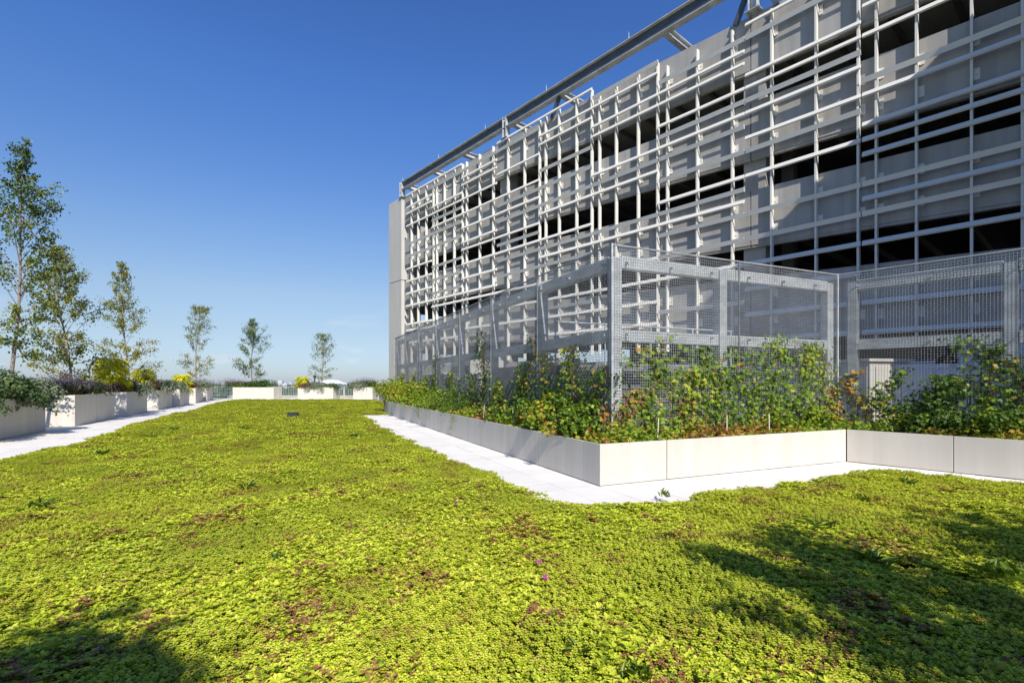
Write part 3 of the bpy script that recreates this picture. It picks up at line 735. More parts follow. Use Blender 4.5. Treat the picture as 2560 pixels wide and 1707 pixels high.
# ================================================================= PLANTS IN THE PLANTERS
def birch(base, height, profile, nleaf, mat, label, seed, leaf=.075, lean=(0, 0), bare=.12, nbr=46, group='young birches in the planters'):
    """profile: list of (height fraction, half width, sideways shift)"""
    rs = np.random.default_rng(seed); base = Vector(base)
    t = empty('birch_tree', base, 0, label, 'tree', group)
    hs = [p[0] for p in profile]; ws = [p[1] for p in profile]; sh = [p[2] for p in profile]
    m = MB(); pts = []; n = 12
    for k in range(n+1):
        u = k/n; pts.append(Vector((lean[0]*u + .05*math.sin(u*7+seed), lean[1]*u + .05*math.cos(u*6+seed), height*u)))
    r0 = .020 + .0058*height
    m.tube(pts, [r0*(1-.86*(k/n)**.8) for k in range(n+1)], 8)
    def tp(u):
        f = u*n; k = min(int(f), n-1); return pts[k].lerp(pts[k+1], f-k)
    LP = []; LD = []
    for b in range(nbr):
        u = bare + (1-bare)*((b+rs.uniform(0, 1))/nbr)**.95*.97
        p = tp(u); w = float(np.interp(u, hs, ws))*rs.uniform(.55, 1.12); s = float(np.interp(u, hs, sh))
        az = b*2.399 + rs.uniform(-.4, .4); d = Vector((math.cos(az), math.sin(az), 0)); d.x += s*1.2
        d.normalize() if d.length > .01 else None
        rise = w*rs.uniform(.9, 1.9)
        if u < .35: rise = w*rs.uniform(.15, .7)
        tipz = min(p.z + rise, height*1.0)
        q0 = p; q1 = p + d*w*.45 + Vector((0, 0, (tipz-p.z)*.55)); q2 = p + d*w + Vector((0, 0, tipz-p.z))
        q2 += Vector((s*.3, 0, 0))
        rr = r0*.28*(1-u)+.006
        m.tube([q0, q1, q2], [rr, rr*.6, .003], 4, cap=False)
        cnt = int(nleaf/nbr*(.35+1.1*w/max(ws)))
        v = rs.uniform(.25, 1.0, cnt)**.7
        for kk in range(3):      # twigs
            vv = rs.uniform(.4, .9); st = q0.lerp(q1, vv*2) if vv < .5 else q1.lerp(q2, vv*2-1)
            e = st + Vector((rs.normal(0, .22), rs.normal(0, .22), rs.uniform(-.05, .35)))*w*.8
            m.tube([st, e], [.004, .002], 3, cap=False)
            c2 = cnt//5
            f = rs.uniform(.2, 1.05, (c2, 1)); LP.append(np.array(st)*(1-f)+np.array(e)*f + rs.normal(0, .055, (c2, 3))); LD.append(np.tile(np.array(d), (c2, 1)))
        a0, a1, a2 = np.array(q0), np.array(q1), np.array(q2)
        pp = np.where(v[:, None] < .5, a0+(a1-a0)*(v[:, None]*2), a1+(a2-a1)*(v[:, None]*2-1))
        LP.append(pp + rs.normal(0, .05+.05*w, (cnt, 3))); LD.append(np.tile(np.array(d), (cnt, 1)))
    P = np.concatenate(LP); D = np.concatenate(LD); n_ = len(P)
    N = unit(rs.normal(size=(n_, 3)) + D*.6 + np.array([0, 0, .4])); U = rs.normal(size=(n_, 3))*.7 + np.array([0, 0, -.8])
    zf = P[:, 2]/height
    T = .45 + .22*rs.normal(size=n_) + .25*wav(P[:, 0]*1.0+base.x, P[:, 2], .35, 2) - .25*(zf-.5)
    m.build('trunk', M_bark, t, smooth=True)
    o = link('crown', leaves_mesh('crown', P, N, U, leaf*rs.uniform(.7, 1.3, n_), T, 'single', mat), t)
    return t
ph = HB-.08
def onrow(px, k, b=.75):
    """base point on planter k's centre line below photo column px"""
    f = PLA[k]; best = None
    for a in np.arange(0, 9.1, .05):
        p = f(a, b); x = CX + F*p.x/p.y
        if best is None or abs(x-px) < best[0]: best = (abs(x-px), p)
    p = best[1].copy(); p.z = ph; return p
def hfor(p, ytop): return CAMH + (HOR-ytop)/F*p.y - p.z
p = onrow(24, 0); birch(p, hfor(p, 358), [(0, .5, 0), (.15, .85, .1), (.4, .95, .3), (.6, 1.25, .55), (.72, .9, .6), (.80, .5, .2), (.9, .35, .0), (1, .15, 0)], 3300, M_birch1,
      'tallest birch at the far left, dark green upright crown, in the nearest planter', 11, .085, (.55, 0), .16, 56)
p = onrow(180, 1); birch(p, hfor(p, 615), [(0, .7, -.2), (.12, 1.35, -.3), (.35, 1.45, -.1), (.55, .9, .1), (.75, .75, .5), (1, .2, .2)], 4500, M_birch2,
      'wide yellowing birch behind the purple flower spikes', 12, .085, (-.75, 0), .06, 54)
p = onrow(321.6, 2); birch(p, hfor(p, 656), [(0, .5, 0), (.15, 1.35, .1), (.4, 1.2, .1), (.6, .65, -.1), (.8, .5, -.2), (1, .15, 0)], 3300, M_birch2,
      'birch with a slim green tip above the big yellow shrub', 13, .085, (-.4, 0), .1, 48)
p = onrow(488, 5); birch(p, hfor(p, 766), [(0, .5, 0), (.15, 1.5, 0), (.4, 1.3, 0), (.7, 1.25, .1), (.9, .9, .2), (1, .3, 0)], 2600, M_birch2,
      'round open-crowned birch above the low yellow shrub', 14, .085, (.35, 0), .1, 46)
def onfar(j, px, b=.75):
    f, ln = PLF[j]; best = None
    for a in np.arange(0, ln, .05):
        p = f(a, b); x = CX + F*p.x/p.y
        if best is None or abs(x-px) < best[0]: best = (abs(x-px), p)
    p = best[1].copy(); p.z = ph; return p
p = onfar(0, 631); birch(p, hfor(p, 797), [(0, .4, 0), (.12, 1.4, 0), (.35, 1.9, -.1), (.6, 1.1, 0), (.8, .5, 0), (1, .12, 0)], 3300, M_birch1,
      'dark cone-shaped birch in the long far planter', 15, .095, (-.1, 0), .1, 52)
p = onfar(1, 807); birch(p, hfor(p, 835), [(0, .5, 0), (.15, 1.3, 0), (.4, 1.25, 0), (.7, .9, 0), (.9, .6, .1), (1, .3, 0)], 1300, M_birch2,
      'small sparse birch in the middle far planter', 16, .095, (0, 0), .12, 44)
# straps that hold the second birch
for dx, lab in ((1.3, 'black guy strap on the right of the wide birch'), (-1.1, 'black guy strap on the left of the wide birch')):
    p = onrow(180, 1)
    tag(MB().tube([p+Vector((-.1, 0, 1.1)), p+Vector((dx, .2, .05))], .012, 5).build('guy_strap', M_dark), lab, 'strap', 'guy straps of the wide birch')

def shrub(name, label, cat, p, r, n, size, mat, kind='single', **kw):
    t = empty(name, p, 0, label, cat, kw.pop('group', None))
    z = kw.pop('zc', r[2]*.45)
    ellipsoid_foliage('foliage', (0, 0, z), r, n, size, mat, kind, t, **kw)
    m = MB()
    for k in range(7):
        a = k*.9; m.tube([(0.04*math.cos(a), .04*math.sin(a), 0), (r[0]*.35*math.cos(a), r[1]*.35*math.sin(a), z*.9)], [.008, .004], 4, cap=False)
    m.build('stems', M_stem, t)
    return t
def at(k, a, b, z=ph): q_ = PLA[k](a, b); return Vector((q_.x, q_.y, z))
GD = 'trailing junipers over the planter edges'
for j, (a, b, rx, rz, lab) in enumerate(((5.3, .45, 1.0, .55, 'green juniper at the left picture edge, spilling over the nearest planter'), (6.6, .2, 1.0, .62, 'dense green juniper hanging over the middle of the nearest planter'),
                                 (8.0, .25, .95, .58, 'silver tipped juniper hanging over the far end of the nearest planter'))):
    shrub('juniper', lab, 'shrub', at(0, a, b), (rx, .95, rz), 6500, .085, M_juniper if j < 2 else M_silver, 'needle', hang=.42, clumps=26, tint=(.45, .2), group=GD, fill=.3)
    if j == 2: shrub('juniper', 'darker juniper between the two hanging ones on the nearest planter', 'shrub', at(0, 7.4, .5), (1.1, .8, .55), 4500, .085, M_juniper, 'needle', hang=.2, clumps=22, group=GD, fill=.3)
def spikes(p, rx, ry, n, label, k=0.55, mat=M_purple):
    t = empty('flower_clump', p, 0, label, 'flowers', 'purple flower clumps')
    x = rng.normal(0, rx*.5, n); y = rng.normal(0, ry*.5, n); h = rng.uniform(.45, 1.0, n)*k*(1.15-.35*np.hypot(x/rx, y/ry))
    P = np.stack([x*1.15, y*1.15, h*.75], 1); lean = np.stack([x*.35, y*.35, np.full(n, 1.)], 1)
    # spike: blades stacked along the stem
    N = unit(lean); U = rdir(n)
    link('flower_spikes', leaves_mesh('flower_spikes', P, N, U, rng.uniform(.28, .42, n)*.8, .5+.25*rng.normal(size=n), 'spike', mat), t)
    ellipsoid_foliage('foliage', (0, 0, k*.28), (rx*.95, ry*.95, k*.5), int(n*10), .07, M_green, 'oval', t, clumps=14, tint=(.35, .22))
    m = MB()
    for q_ in range(0, n, 2): m.tube([(x[q_]*.8, y[q_]*.8, 0), (P[q_, 0], P[q_, 1], P[q_, 2]+.1)], .004, 3, cap=False)
    m.build('stems', M_stem, t)
spikes(at(1, .6, .7), .75, .6, 170, 'purple flower clump at the near end of the second planter', .85)
spikes(at(1, 1.9, .6), .85, .6, 190, 'purple flower clump in the middle of the second planter', .8)
spikes(at(0, 8.4, 1.1), .7, .4, 110, 'pale purple flower clump behind the nearest juniper', .95)
spikes(at(0, 4.6, .9), .6, .5, 100, 'purple flower clump at the left picture edge', .95)
spikes(at(6, 1.6, .7), 1.2, .6, 170, 'dull purple flower clump in the last planter of the left row', .9)
spikes(PLF[0][0](-.9, .9)*1+Vector((0, 0, ph)), .9, .5, 110, 'greyish purple flower clump left of the long far planter', 1.0)
spikes(onfar(0, 590), 1.0, .6, 130, 'greyish purple flower clump on the left end of the long far planter', .85)
spikes(onfar(2, 915), 1.3, .6, 200, 'grey purple flower clump in the planter next to the garage', 1.05)
shrub('low_shrub', 'fresh green low shrub at the far end of the second planter', 'shrub', at(1, 3.6, .5), (.75, .6, .45), 1500, .085, M_green, 'oval')
shrub('low_shrub', 'dark green low shrub under the wide birch', 'shrub', at(1, 2.9, .9), (.9, .6, .55), 1500, .085, M_green, 'oval', tint=(.25, .2))
def sumac(p, r, label, n=260):
    t = empty('yellow_shrub', p, 0, label, 'shrub', 'bright yellow shrubs'); r = np.array(r)
    # fronds on several storeys, spreading sideways and drooping
    nlay = 5; P = []; U = []; N = []
    for k in range(n):
        lay = rng.integers(0, nlay); z = (lay+.7)/nlay*r[2]*1.7; rad = r[0]*math.sin(min(1.45, .5+1.1*(1-lay/nlay)))*rng.uniform(.15, .8); a = rng.uniform(0, 6.283)
        d = np.array([math.cos(a), math.sin(a), 0]); P.append(np.array([d[0]*rad, d[1]*rad*r[1]/r[0], z + rng.normal(0, .05)])); U.append(d+rng.normal(0, .25, 3)+np.array([0, 0, .15])); N.append(np.array([0, 0, 1])+d*.45+rng.normal(0, .25, 3))
    n_ = len(P); link('fronds', leaves_mesh('fronds', np.array(P), np.array(N), np.array(U), rng.uniform(.75, 1.15, n_)*r[0]*.62, .55+.25*rng.normal(size=n_), 'frond', M_yellow), t)
    m = MB()
    for k in range(6): m.tube([(0, 0, 0), (.3*r[0]*math.cos(k), .3*r[1]*math.sin(k), r[2]*.7), (.5*r[0]*math.cos(k), .5*r[1]*math.sin(k), r[2]*1.5)], [.02, .013, .006], 5, cap=False)
    m.build('stems', M_stem, t)
def lift(p, z): q_ = Vector(p); q_.z = z; return q_
sumac(onrow(279, 1, .8), (.76, .66, 1.0), 'largest yellow shrub at the end of the second planter', 420)
sumac(onrow(358, 2, .8), (.66, .6, .78), 'yellow shrub half hidden in the third planter', 340)
sumac(onrow(455, 4, .8), (.72, .65, .66), 'low spreading yellow shrub in the fifth planter', 200)
sumac(onfar(1, 756), (.7, .6, .62), 'round yellow shrub at the left end of the middle far planter', 220)
RD = 'low reddish clumps in the planters'
for (k, a, lab) in ((2, .6, 'reddish dry clump at the near end of the third planter'), (2, 1.5, 'reddish dry clump in the third planter beside the trailing silver plant'), (3, .5, 'reddish dry clump in the fourth planter'), (5, .4, 'reddish dry clump in the sixth planter')):
    shrub('dry_clump', lab, 'plant', at(k, a, .55), (.6, .5, .42), 800, .10, M_reddish, 'needle', group=RD, up=.8)
shrub('dry_clump', 'reddish dry clump under the yellow shrub of the middle far planter', 'plant', onfar(1, 765, .3), (.9, .5, .4), 700, .11, M_reddish, 'needle', group=RD)
SG = 'silvery plants trailing over planter edges'
for (k, a, s, lab) in ((2, 2.7, .85, 'silvery plant trailing over the far end of the third planter'), (3, 1.4, .85, 'silvery plant trailing over the fourth planter'), (3, 2.9, .8, 'silvery plant at the far end of the fourth planter'),
                       (4, .5, .7, 'silvery plant at the near end of the fifth planter'), (5, 2.0, .9, 'silvery plant in the sixth planter'), (6, .4, .8, 'silvery plant at the near end of the last planter of the left row')):
    shrub('trailing_plant', lab, 'plant', at(k, a, .22), (s, .65, .5), 2000, .085, M_silver, 'needle', hang=.35, group=SG, clumps=18, fill=.3)
shrub('trailing_plant', 'grey green juniper draping over the front of the middle far planter', 'plant', onfar(1, 793, .2), (1.35, .7, .42), 2600, .10, M_silver, 'needle', hang=.45, group=SG, clumps=18, fill=.3)
shrub('trailing_plant', 'small green juniper on the right end of the middle far planter', 'plant', onfar(1, 826, .3), (.9, .6, .35), 1400, .10, M_juniper, 'needle', hang=.3, group=SG)
shrub('trailing_plant', 'green juniper draping over the left corner of the planter next to the garage', 'plant', onfar(2, 888, .2), (1.3, .7, .5), 2400, .10, M_silver, 'needle', hang=.4, group=SG, clumps=18, fill=.3)
shrub('low_shrub', 'bright green perennials in the middle of the long far planter', 'shrub', onfar(0, 612), (1.3, .6, .5), 1500, .12, M_green, 'oval')
shrub('low_shrub', 'dark green leafy shrub right of the dark birch', 'shrub', onfar(0, 655), (1.5, .6, .65), 2000, .12, M_green, 'oval', tint=(.3, .2))
shrub('low_shrub', 'dark green shrub at the right end of the planter next to the garage', 'shrub', onfar(2, 930), (1.3, .6, .5), 1500, .12, M_green, 'oval', tint=(.2, .2))
shrub('low_shrub', 'green shrub behind the fourth and fifth planters', 'shrub', at(3, 3.2, 1.1), (1.3, .6, .6), 1600, .10, M_green, 'oval', tint=(.3, .2))

# ================================================================= CREEPERS AND PLANTING AT THE CAGE
def face_pt(fc, t, out, z):
    S, E, Nn = {1: (C0, E1, N1), 2: (C0, E2, N2), 3: (C1, E3, N3)}[fc]
    return np.array(S)[None] + np.outer(t, np.array(E)) - np.outer(out, np.array(Nn)) + np.outer(z, [0, 0, 1])
def creeper_pts(fc, t0, w, z0, z1, n, taper=.6, seed=0, thick=.10):
    z = z0 + (z1-z0)*rng.beta(1.1, 1.25, n); u = (z-z0)/(z1-z0)
    wob = .18*np.sin(z*3.1+seed) + .08*np.sin(z*7.3+seed*2)
    t = t0 + wob + rng.normal(0, 1, n)*w*.5*(1-taper*u)
    out = rng.normal(-.07, thick, n)
    P = face_pt(fc, t, out, z)
    Nn = np.array({1: N1, 2: N2, 3: N3}[fc])
    N = -Nn[None]*1.0 + rng.normal(0, .55, (n, 3)) + np.array([0, 0, .45]); U = rng.normal(0, .45, (n, 3)) + np.array([0, 0, -1.0])
    return P, N, U, u
def creeper(fc, t0, w, z1, n, label, mat=None, tint=(.45, .2), z0=.55, size=.072, seed=0, taper=.6, thick=.1, top=0.0):
    base = face_pt(fc, np.array([t0]), np.array([0.]), np.array([0.575]))[0]
    t = empty('creeper', base, 0, label, 'climbing plant', 'creepers climbing the wire mesh')
    n = int(n*1.1); w = w*1.05
    P, N, U, u = creeper_pts(fc, t0, w, z0, z1, n, taper, seed, thick)
    P = P - base; T = tint[0]+tint[1]*rng.normal(size=n)+.12*np.sin(P[:, 2]*4+seed)+top*u
    link('foliage', leaves_mesh('foliage', P, N, U, size*rng.uniform(.6, 1.2, n), T, 'palm', mat or M_creeper), t)
    m = MB()
    for k in range(5):
        zs = np.linspace(z0, z1*(.8+.05*k), 9); off = rng.normal(0, w*.16)
        pp = face_pt(fc, t0+.18*np.sin(zs*3.1+seed)+.08*np.sin(zs*7.3+seed*2)+off*np.linspace(.2, 1, 9), np.full(9, rng.uniform(-.05, .05)), zs)-base
        m.tube([tuple(v) for v in pp], .006, 4, cap=False)
    m.build('stems', M_stem, t)
# front face
creeper(2, .95, .28, 2.05, 620, 'bright green creeper column right of the corner post on the front mesh', seed=1, tint=(.5, .15), taper=.2)
creeper(2, .45, .55, 1.5, 420, 'autumn coloured creeper at the foot of the corner post on the front mesh', M_autumn, seed=2, tint=(.5, .22))
creeper(2, 1.75, .55, 1.85, 700, 'yellow green creeper mound left of the middle post', seed=3, tint=(.72, .14), taper=.35)
creeper(2, 2.35, .5, 2.3, 1050, 'tall green creeper just left of the middle post on the front mesh', seed=4, tint=(.45, .16), taper=.3)
creeper(2, 1.2, .5, 2.5, 260, 'thin high creeper reaching the mid beam near the corner', seed=5, tint=(.65, .15), taper=.0)
creeper(2, 3.35, .6, 2.25, 560, 'loose green creeper right of the middle post', seed=6, tint=(.5, .15), taper=.2)
creeper(2, 4.0, .5, 2.6, 800, 'high creeper crowned above the mid beam on the front mesh', seed=7, tint=(.5, .15), taper=.0)
creeper(2, 4.85, .26, 2.45, 700, 'dense narrow bright creeper column on the right half of the front mesh', seed=8, tint=(.62, .12), taper=.1, thick=.13)
creeper(2, 5.35, .45, 2.5, 480, 'green creeper beside the right post of the front mesh', seed=9, tint=(.55, .18), taper=.1)
creeper(2, 5.75, .5, 1.6, 420, 'red and yellow creeper in the inner corner of the mesh', M_autumn, seed=10, tint=(.55, .25))
creeper(2, 1.5, .25, 1.35, 200, 'small red creeper low on the front mesh', M_autumn, seed=11, tint=(.42, .1))
# left face
creeper(1, .5, .7, 1.9, 700, 'dark creeper mass on the left mesh next to the corner', M_creepdark, seed=12, tint=(.5, .25))
creeper(1, 1.4, .8, 2.35, 900, 'yellow tipped creeper on the left mesh near the corner', seed=13, tint=(.5, .25), top=.3)
creeper(1, 2.4, .8, 2.3, 850, 'reddish green creeper before the second post of the left mesh', M_creepdark, seed=14, tint=(.6, .25), top=.2)
creeper(1, 3.6, .7, 2.1, 900, 'dense green creeper behind the second post of the left mesh', seed=15, tint=(.4, .2))
creeper(1, 3.25, .16, 2.85, 260, 'thin dark creeper climbing above the mid beam of the left mesh', M_creepdark, seed=16, tint=(.5, .2), taper=0)
creeper(1, 5.1, .7, 1.7, 650, 'green creeper in the middle of the left mesh', seed=17, tint=(.45, .2))
creeper(1, 6.45, .26, 3.1, 850, 'tallest dark creeper column climbing high on the left mesh', M_creepdark, seed=18, tint=(.3, .2), taper=.1, thick=.14)
creeper(1, 7.6, .8, 1.9, 700, 'loose green creeper left of the tall dark column', seed=19, tint=(.5, .2))
creeper(1, 9.6, .8, 2.0, 650, 'pale green creeper half way along the left mesh', seed=20, tint=(.62, .2))
creeper(1, 11.7, .5, 2.7, 600, 'upright green creeper in the far half of the left mesh', seed=21, tint=(.4, .2), taper=.3)
creeper(1, 13.2, 1.0, 1.9, 600, 'broad creeper in the far third of the left mesh', seed=22, tint=(.5, .2))
creeper(1, 15.6, 1.2, 2.1, 700, 'yellow green creeper near the far end of the left mesh', seed=23, tint=(.7, .2))
creeper(1, 18.4, 1.3, 2.1, 700, 'last creeper at the far end of the left mesh', seed=24, tint=(.62, .2))
# right face
creeper(3, .45, .3, 1.9, 260, 'sparse autumn creeper beside the inner corner of the right mesh', M_autumn, seed=25, tint=(.6, .2))
creeper(3, 1.05, .35, 1.9, 330, 'slim green creeper in front of the beige cabinet', seed=26, tint=(.5, .2))
creeper(3, 1.75, .75, 1.75, 1500, 'dense dark green creeper mound on the right mesh', M_creepdark, seed=27, tint=(.5, .2), thick=.2)
creeper(3, 2.35, .4, 2.5, 650, 'creeper rising before the pale blue housing', seed=28, tint=(.5, .25), taper=.2)
creeper(3, 2.75, .5, 2.3, 700, 'dark creeper at the right picture edge', M_creepdark, seed=29, tint=(.4, .2))
creeper(3, 3.4, .6, 2.0, 600, 'creeper outside the right picture edge', seed=30)
# sparse leaves between the columns: nobody could count them
LPs = []
for (fc, a, b, zt, n) in ((2, .2, 5.9, 2.35, 2300), (1, .1, 20, 1.9, 3000), (3, .1, 6, 1.7, 900)):
    t = rng.uniform(a, b, n); z = .55 + (zt-.55)*rng.beta(1, 1.5, n); keep = (wav(t*1.0, z, .5, fc) > -.25)
    t, z = t[keep], z[keep]; k = len(t); P = face_pt(fc, t, rng.normal(0, .07, k), z); Nn = np.array({1: N1, 2: N2, 3: N3}[fc])
    LPs.append((P, -Nn[None]+rng.normal(0, .6, (k, 3))+np.array([0,0,.4]), rng.normal(0, .5, (k, 3))+np.array([0,0,-1.])))
P, N, U = (np.concatenate([q_[j] for q_ in LPs]) for j in range(3))
o = link('creeper_leaves', leaves_mesh('creeper_leaves', P, N, U, rng.uniform(.045, .09, len(P)), .5+.25*rng.normal(size=len(P)), 'palm', M_creeper))
tag(o, 'loose creeper leaves scattered thinly over all the wire mesh', 'creeper leaves', kind='stuff')
# bushes in front of the mesh
def bush(fc, t0, out, r, n, label, mat=M_creeper, size=.10, tint=(.5, .2), kind='palm', zc=None):
    b = face_pt(fc, np.array([t0]), np.array([out]), np.array([.575]))[0]
    shrub('bush', label, 'bush', b, r, int(n*1.7), size*.68, mat, kind, tint=(tint[0]-.1, tint[1]*1.2), group='bushes in the long planter', clumps=20, fill=.35)
bush(1, .5, .35, (.55, .5, .5), 900, 'green bush at the corner of the long planter left of the corner post', size=.09, tint=(.5, .2))
bush(1, 1.4, .3, (.6, .45, .6), 900, 'pale green bush on the left side near the corner', size=.09, tint=(.7, .2))
bush(1, 2.5, .3, (.6, .45, .5), 800, 'olive bush on the left side before the second post', size=.09)
bush(1, 4.4, .3, (.5, .4, .4), 600, 'dark bush on the left side behind the second post', M_creepdark, size=.09)
bush(1, 7.6, .25, (.9, .45, .55), 1000, 'grey green bush half way along the left side', M_green, size=.09, kind='oval', tint=(.7, .2))
bush(1, 9.4, .28, (1.0, .5, .65), 1200, 'fine leaved pale bush half way along the left side', M_green, size=.09, kind='oval', tint=(.85, .15))
bush(1, 11.2, .25, (.9, .45, .6), 1000, 'lime green bush in the far half of the left side', size=.10, tint=(.78, .12))
bush(1, 13.3, .25, (1.0, .5, .8), 1200, 'rounded yellow green bush in the far half of the left side', size=.10, tint=(.8, .12))
bush(1, 15.6, .25, (1.2, .5, .9), 1200, 'yellow green bush near the far end of the left side', size=.10, tint=(.85, .1))
bush(1, 18.3, .3, (1.5, .55, 1.05), 1500, 'big golden green bush at the far end of the long planter', size=.11, tint=(.85, .1))
bush(3, 1.75, .3, (.55, .4, .45), 900, 'dark green bush under the mound on the right side', M_creepdark, size=.09)
bush(3, 2.5, .3, (.55, .4, .5), 900, 'yellow tipped green bush on the right side', size=.08, tint=(.5, .2))
bush(2, 3.9, .3, (.4, .3, .3), 500, 'small green bush in the middle of the front side', size=.08)
bush(2, 4.9, .28, (.35, .3, .4), 500, 'lime green bush at the foot of the narrow creeper column', size=.08, tint=(.75, .1))
# low ground cover spilling to the planter edge
LPs = []
for (fc, a, b, n, lo, hi, k) in ((2, -.65, 6.2, 5200, 0, .70, 0), (1, -.65, 20, 8200, 0, .70, 1), (3, -.1, 7, 4200, 0, .70, 2)):
    t = rng.uniform(a, b, n); out = rng.uniform(lo, hi, n)
    hh = .07 + .30*rng.beta(1, 1.6, len(t)) * np.clip(wav(t, out, .45, k+1)+.35, 0, 1.4) + .06*rng.normal(size=n)
    hh = hh*np.clip(1.25-out/.85, .35, 1)
    hh = np.abs(hh)
    keep = (wav(t, out, .7, k+3) > -.95)
    t, out, hh = t[keep], out[keep], hh[keep]
    P = face_pt(fc, t, out, .575+hh); kk = len(t)
    tn = .78+.34*wav(t, out, .3, k+2)+.2*rng.normal(size=kk)
    LPs.append((P, rng.normal(0, .6, (kk, 3))+np.array([0,0,1.1]), rng.normal(0, 1, (kk, 3)), tn))
P, N, U, T = (np.concatenate([q_[j] for q_ in LPs]) for j in range(4))
o = link('ground_cover', leaves_mesh('ground_cover', P, N, U, rng.uniform(.035, .08, len(P)), T, 'palm', M_autumn))
tag(o, 'low red brown and lime ground cover along the long planter', 'ground cover', kind='stuff')
# trailing runners over the edge
for (fc, t0, n, lab, mat) in ((2, 5.75, 120, 'reddish runners hanging over the inner corner of the planter', M_autumn), (1, 6.9, 80, 'thin green runner hanging down the left planter panels', M_creeper), (1, 11.2, 90, 'green runner hanging at a joint of the left planter panels', M_creeper), (1, 18.9, 160, 'golden runners hanging over the far end of the planter', M_autumn)):
    z = .70 - rng.beta(1, 1.6, n)*.5; out = np.full(n, .78)+rng.uniform(0, .04, n); t = t0+rng.normal(0, .12, n)+.06*np.sin(z*20)
    b = face_pt(fc, np.array([t0]), np.array([.75]), np.array([.6]))[0]
    P = face_pt(fc, t, out, z)-b
    o = link('runner', leaves_mesh('runner', P, -np.array({1:N1,2:N2}[fc])[None]+rng.normal(0,.4,(n,3)), rng.normal(0,.4,(n,3))+np.array([0,0,-1.]), rng.uniform(.03, .06, n), .6+.2*rng.normal(size=n), 'oval', mat))
    o.location = b; tag(o, lab, 'runner', 'runners hanging over the planter edge')
# plant stakes
stk = MB().box(-.008, .008, -.008, .008, 0, .42).mesh('plant_stake', M_stake)
for k, (fc, t0) in enumerate(((1, 1.2), (1, 2.3), (1, 3.2), (1, 4.3), (1, 5.2), (2, .6), (2, 2.2), (2, 3.3), (3, 1.5), (3, 2.2))):
    b = face_pt(fc, np.array([t0]), np.array([.45]), np.array([.57]))[0]
    o = link('plant_stake', stk); o.location = b; o.rotation_euler = (random.uniform(-.1, .1), random.uniform(-.1, .1), 0)
    tag(o, ('thin pale stake on the left side nearest the corner', 'second thin stake from the corner on the left side', 'third thin stake from the corner on the left side',
            'fourth thin stake from the corner on the left side', 'farthest thin stake on the left side', 'thin stake on the front side close to the corner', 'thin stake left of the middle post on the front side',
            'thin stake right of the middle post on the front side', 'thin stake before the dark mound on the right side', 'thin stake between the bushes on the right side')[k], 'stake', 'plant stakes in the long planter')

# ================================================================= SEDUM LAWN
def tuft(kind, rad, n, seed):
    rs = np.random.default_rng(seed); P = []; N = []; U = []; S = []; T = []
    for k in range(n):
        a = rs.uniform(0, 6.283); r = rad*math.sqrt(rs.uniform(0, 1)); cx, cy = r*math.cos(a), r*math.sin(a)
        z = .014*rs.normal() - .025*(r/rad)**2; tt = max(.1, rs.normal(.55, .2)); redd = rs.uniform() < (.55 if seed % 4 == 3 else .04)
        m_ = 6 if kind == 'fine' else 5; a0 = rs.uniform(0, 6.28)
        for lay in range(2 if kind == 'fine' else 1):
            for j in range(m_):
                b = a0 + j*6.283/m_ + lay*.5 + rs.uniform(-.25, .25); d = np.array([math.cos(b), math.sin(b), 0])
                if kind == 'fine':
                    s = rs.uniform(.015, .022)*(1-.35*lay); el = .2+.5*lay
                else: s = rs.uniform(.030, .048); el = rs.uniform(.15, .75)
                u = d*math.cos(el)+np.array([0, 0, math.sin(el)]); nn_ = -d*math.sin(el)+np.array([0, 0, math.cos(el)])
                P.append((cx, cy, z+.008*lay)); U.append(u); N.append(nn_); S.append(s); T.append(rs.uniform(0, .055) if redd and rs.uniform() < .8 else max(.08, tt + rs.normal(0, .12) + .1*lay))
    me = leaves_mesh('sedum_tuft', np.array(P), np.array(N), np.array(U), np.array(S), np.array(T), 'single' if kind == 'fine' else 'oval', M_sedum)
    return bpy.data.objects.new('sedum_tuft', me)
src = bpy.data.collections.new('sedum_tufts')
for k in range(4): src.objects.link(tuft('fine', .16, 95, 100+k))
for k in range(4): src.objects.link(tuft('broad', .16, 50, 200+k))
names = [o.name for o in src.objects]
def scatter(x0, x1, y0, y1, sp):
    xs, ys = np.meshgrid(np.arange(x0, x1, sp), np.arange(y0, y1, sp)); xs = xs + rng.uniform(-.5, .5, xs.shape)*sp; ys = ys + rng.uniform(-.5, .5, ys.shape)*sp
    return xs.ravel(), ys.ravel()
X1, Y1 = scatter(-14, 14, 1.8, 13, .125); X2, Y2 = scatter(-32, 2, 13, 46, .18)
k1 = np.abs(X1) < 1.06*Y1+.8; X1, Y1 = X1[k1], Y1[k1]
X = np.concatenate([X1, X2]); Y = np.concatenate([Y1, Y2]); SCL = np.concatenate([rng.uniform(.85, 1.15, len(X1)), rng.uniform(1.15, 1.5, len(X2))])
ins = inpoly(X, Y, lawn); ed = edgedist(X, Y, lawn)
keep = ins & (ed > .08 + .10*wav(X, Y, 1.3, 4)) | (~ins & (ed < .05*wav(X, Y, 1.7, 5)))
X, Y, SCL = X[keep], Y[keep], SCL[keep]; ed = ed[keep]
bare = wav(X, Y, 1.9, 3) + .6*wav(X, Y, .8, 1) < -1.25
X, Y, SCL, ed = X[~bare], Y[~bare], SCL[~bare], ed[~bare]
Z = lawn_h(X, Y) - .05*np.exp(-(ed/.12)**2) + rng.normal(0, .011, len(X))
broad = (wav(X, Y, .30, 3) + .5*wav(X, Y, 1.2, 2) + rng.normal(0, .25, len(X))) > .0
redz = (wav(X, Y, .55, 5) + .8*wav(X, Y, 2.1, 0) + rng.normal(0, .35, len(X))) > 1.0
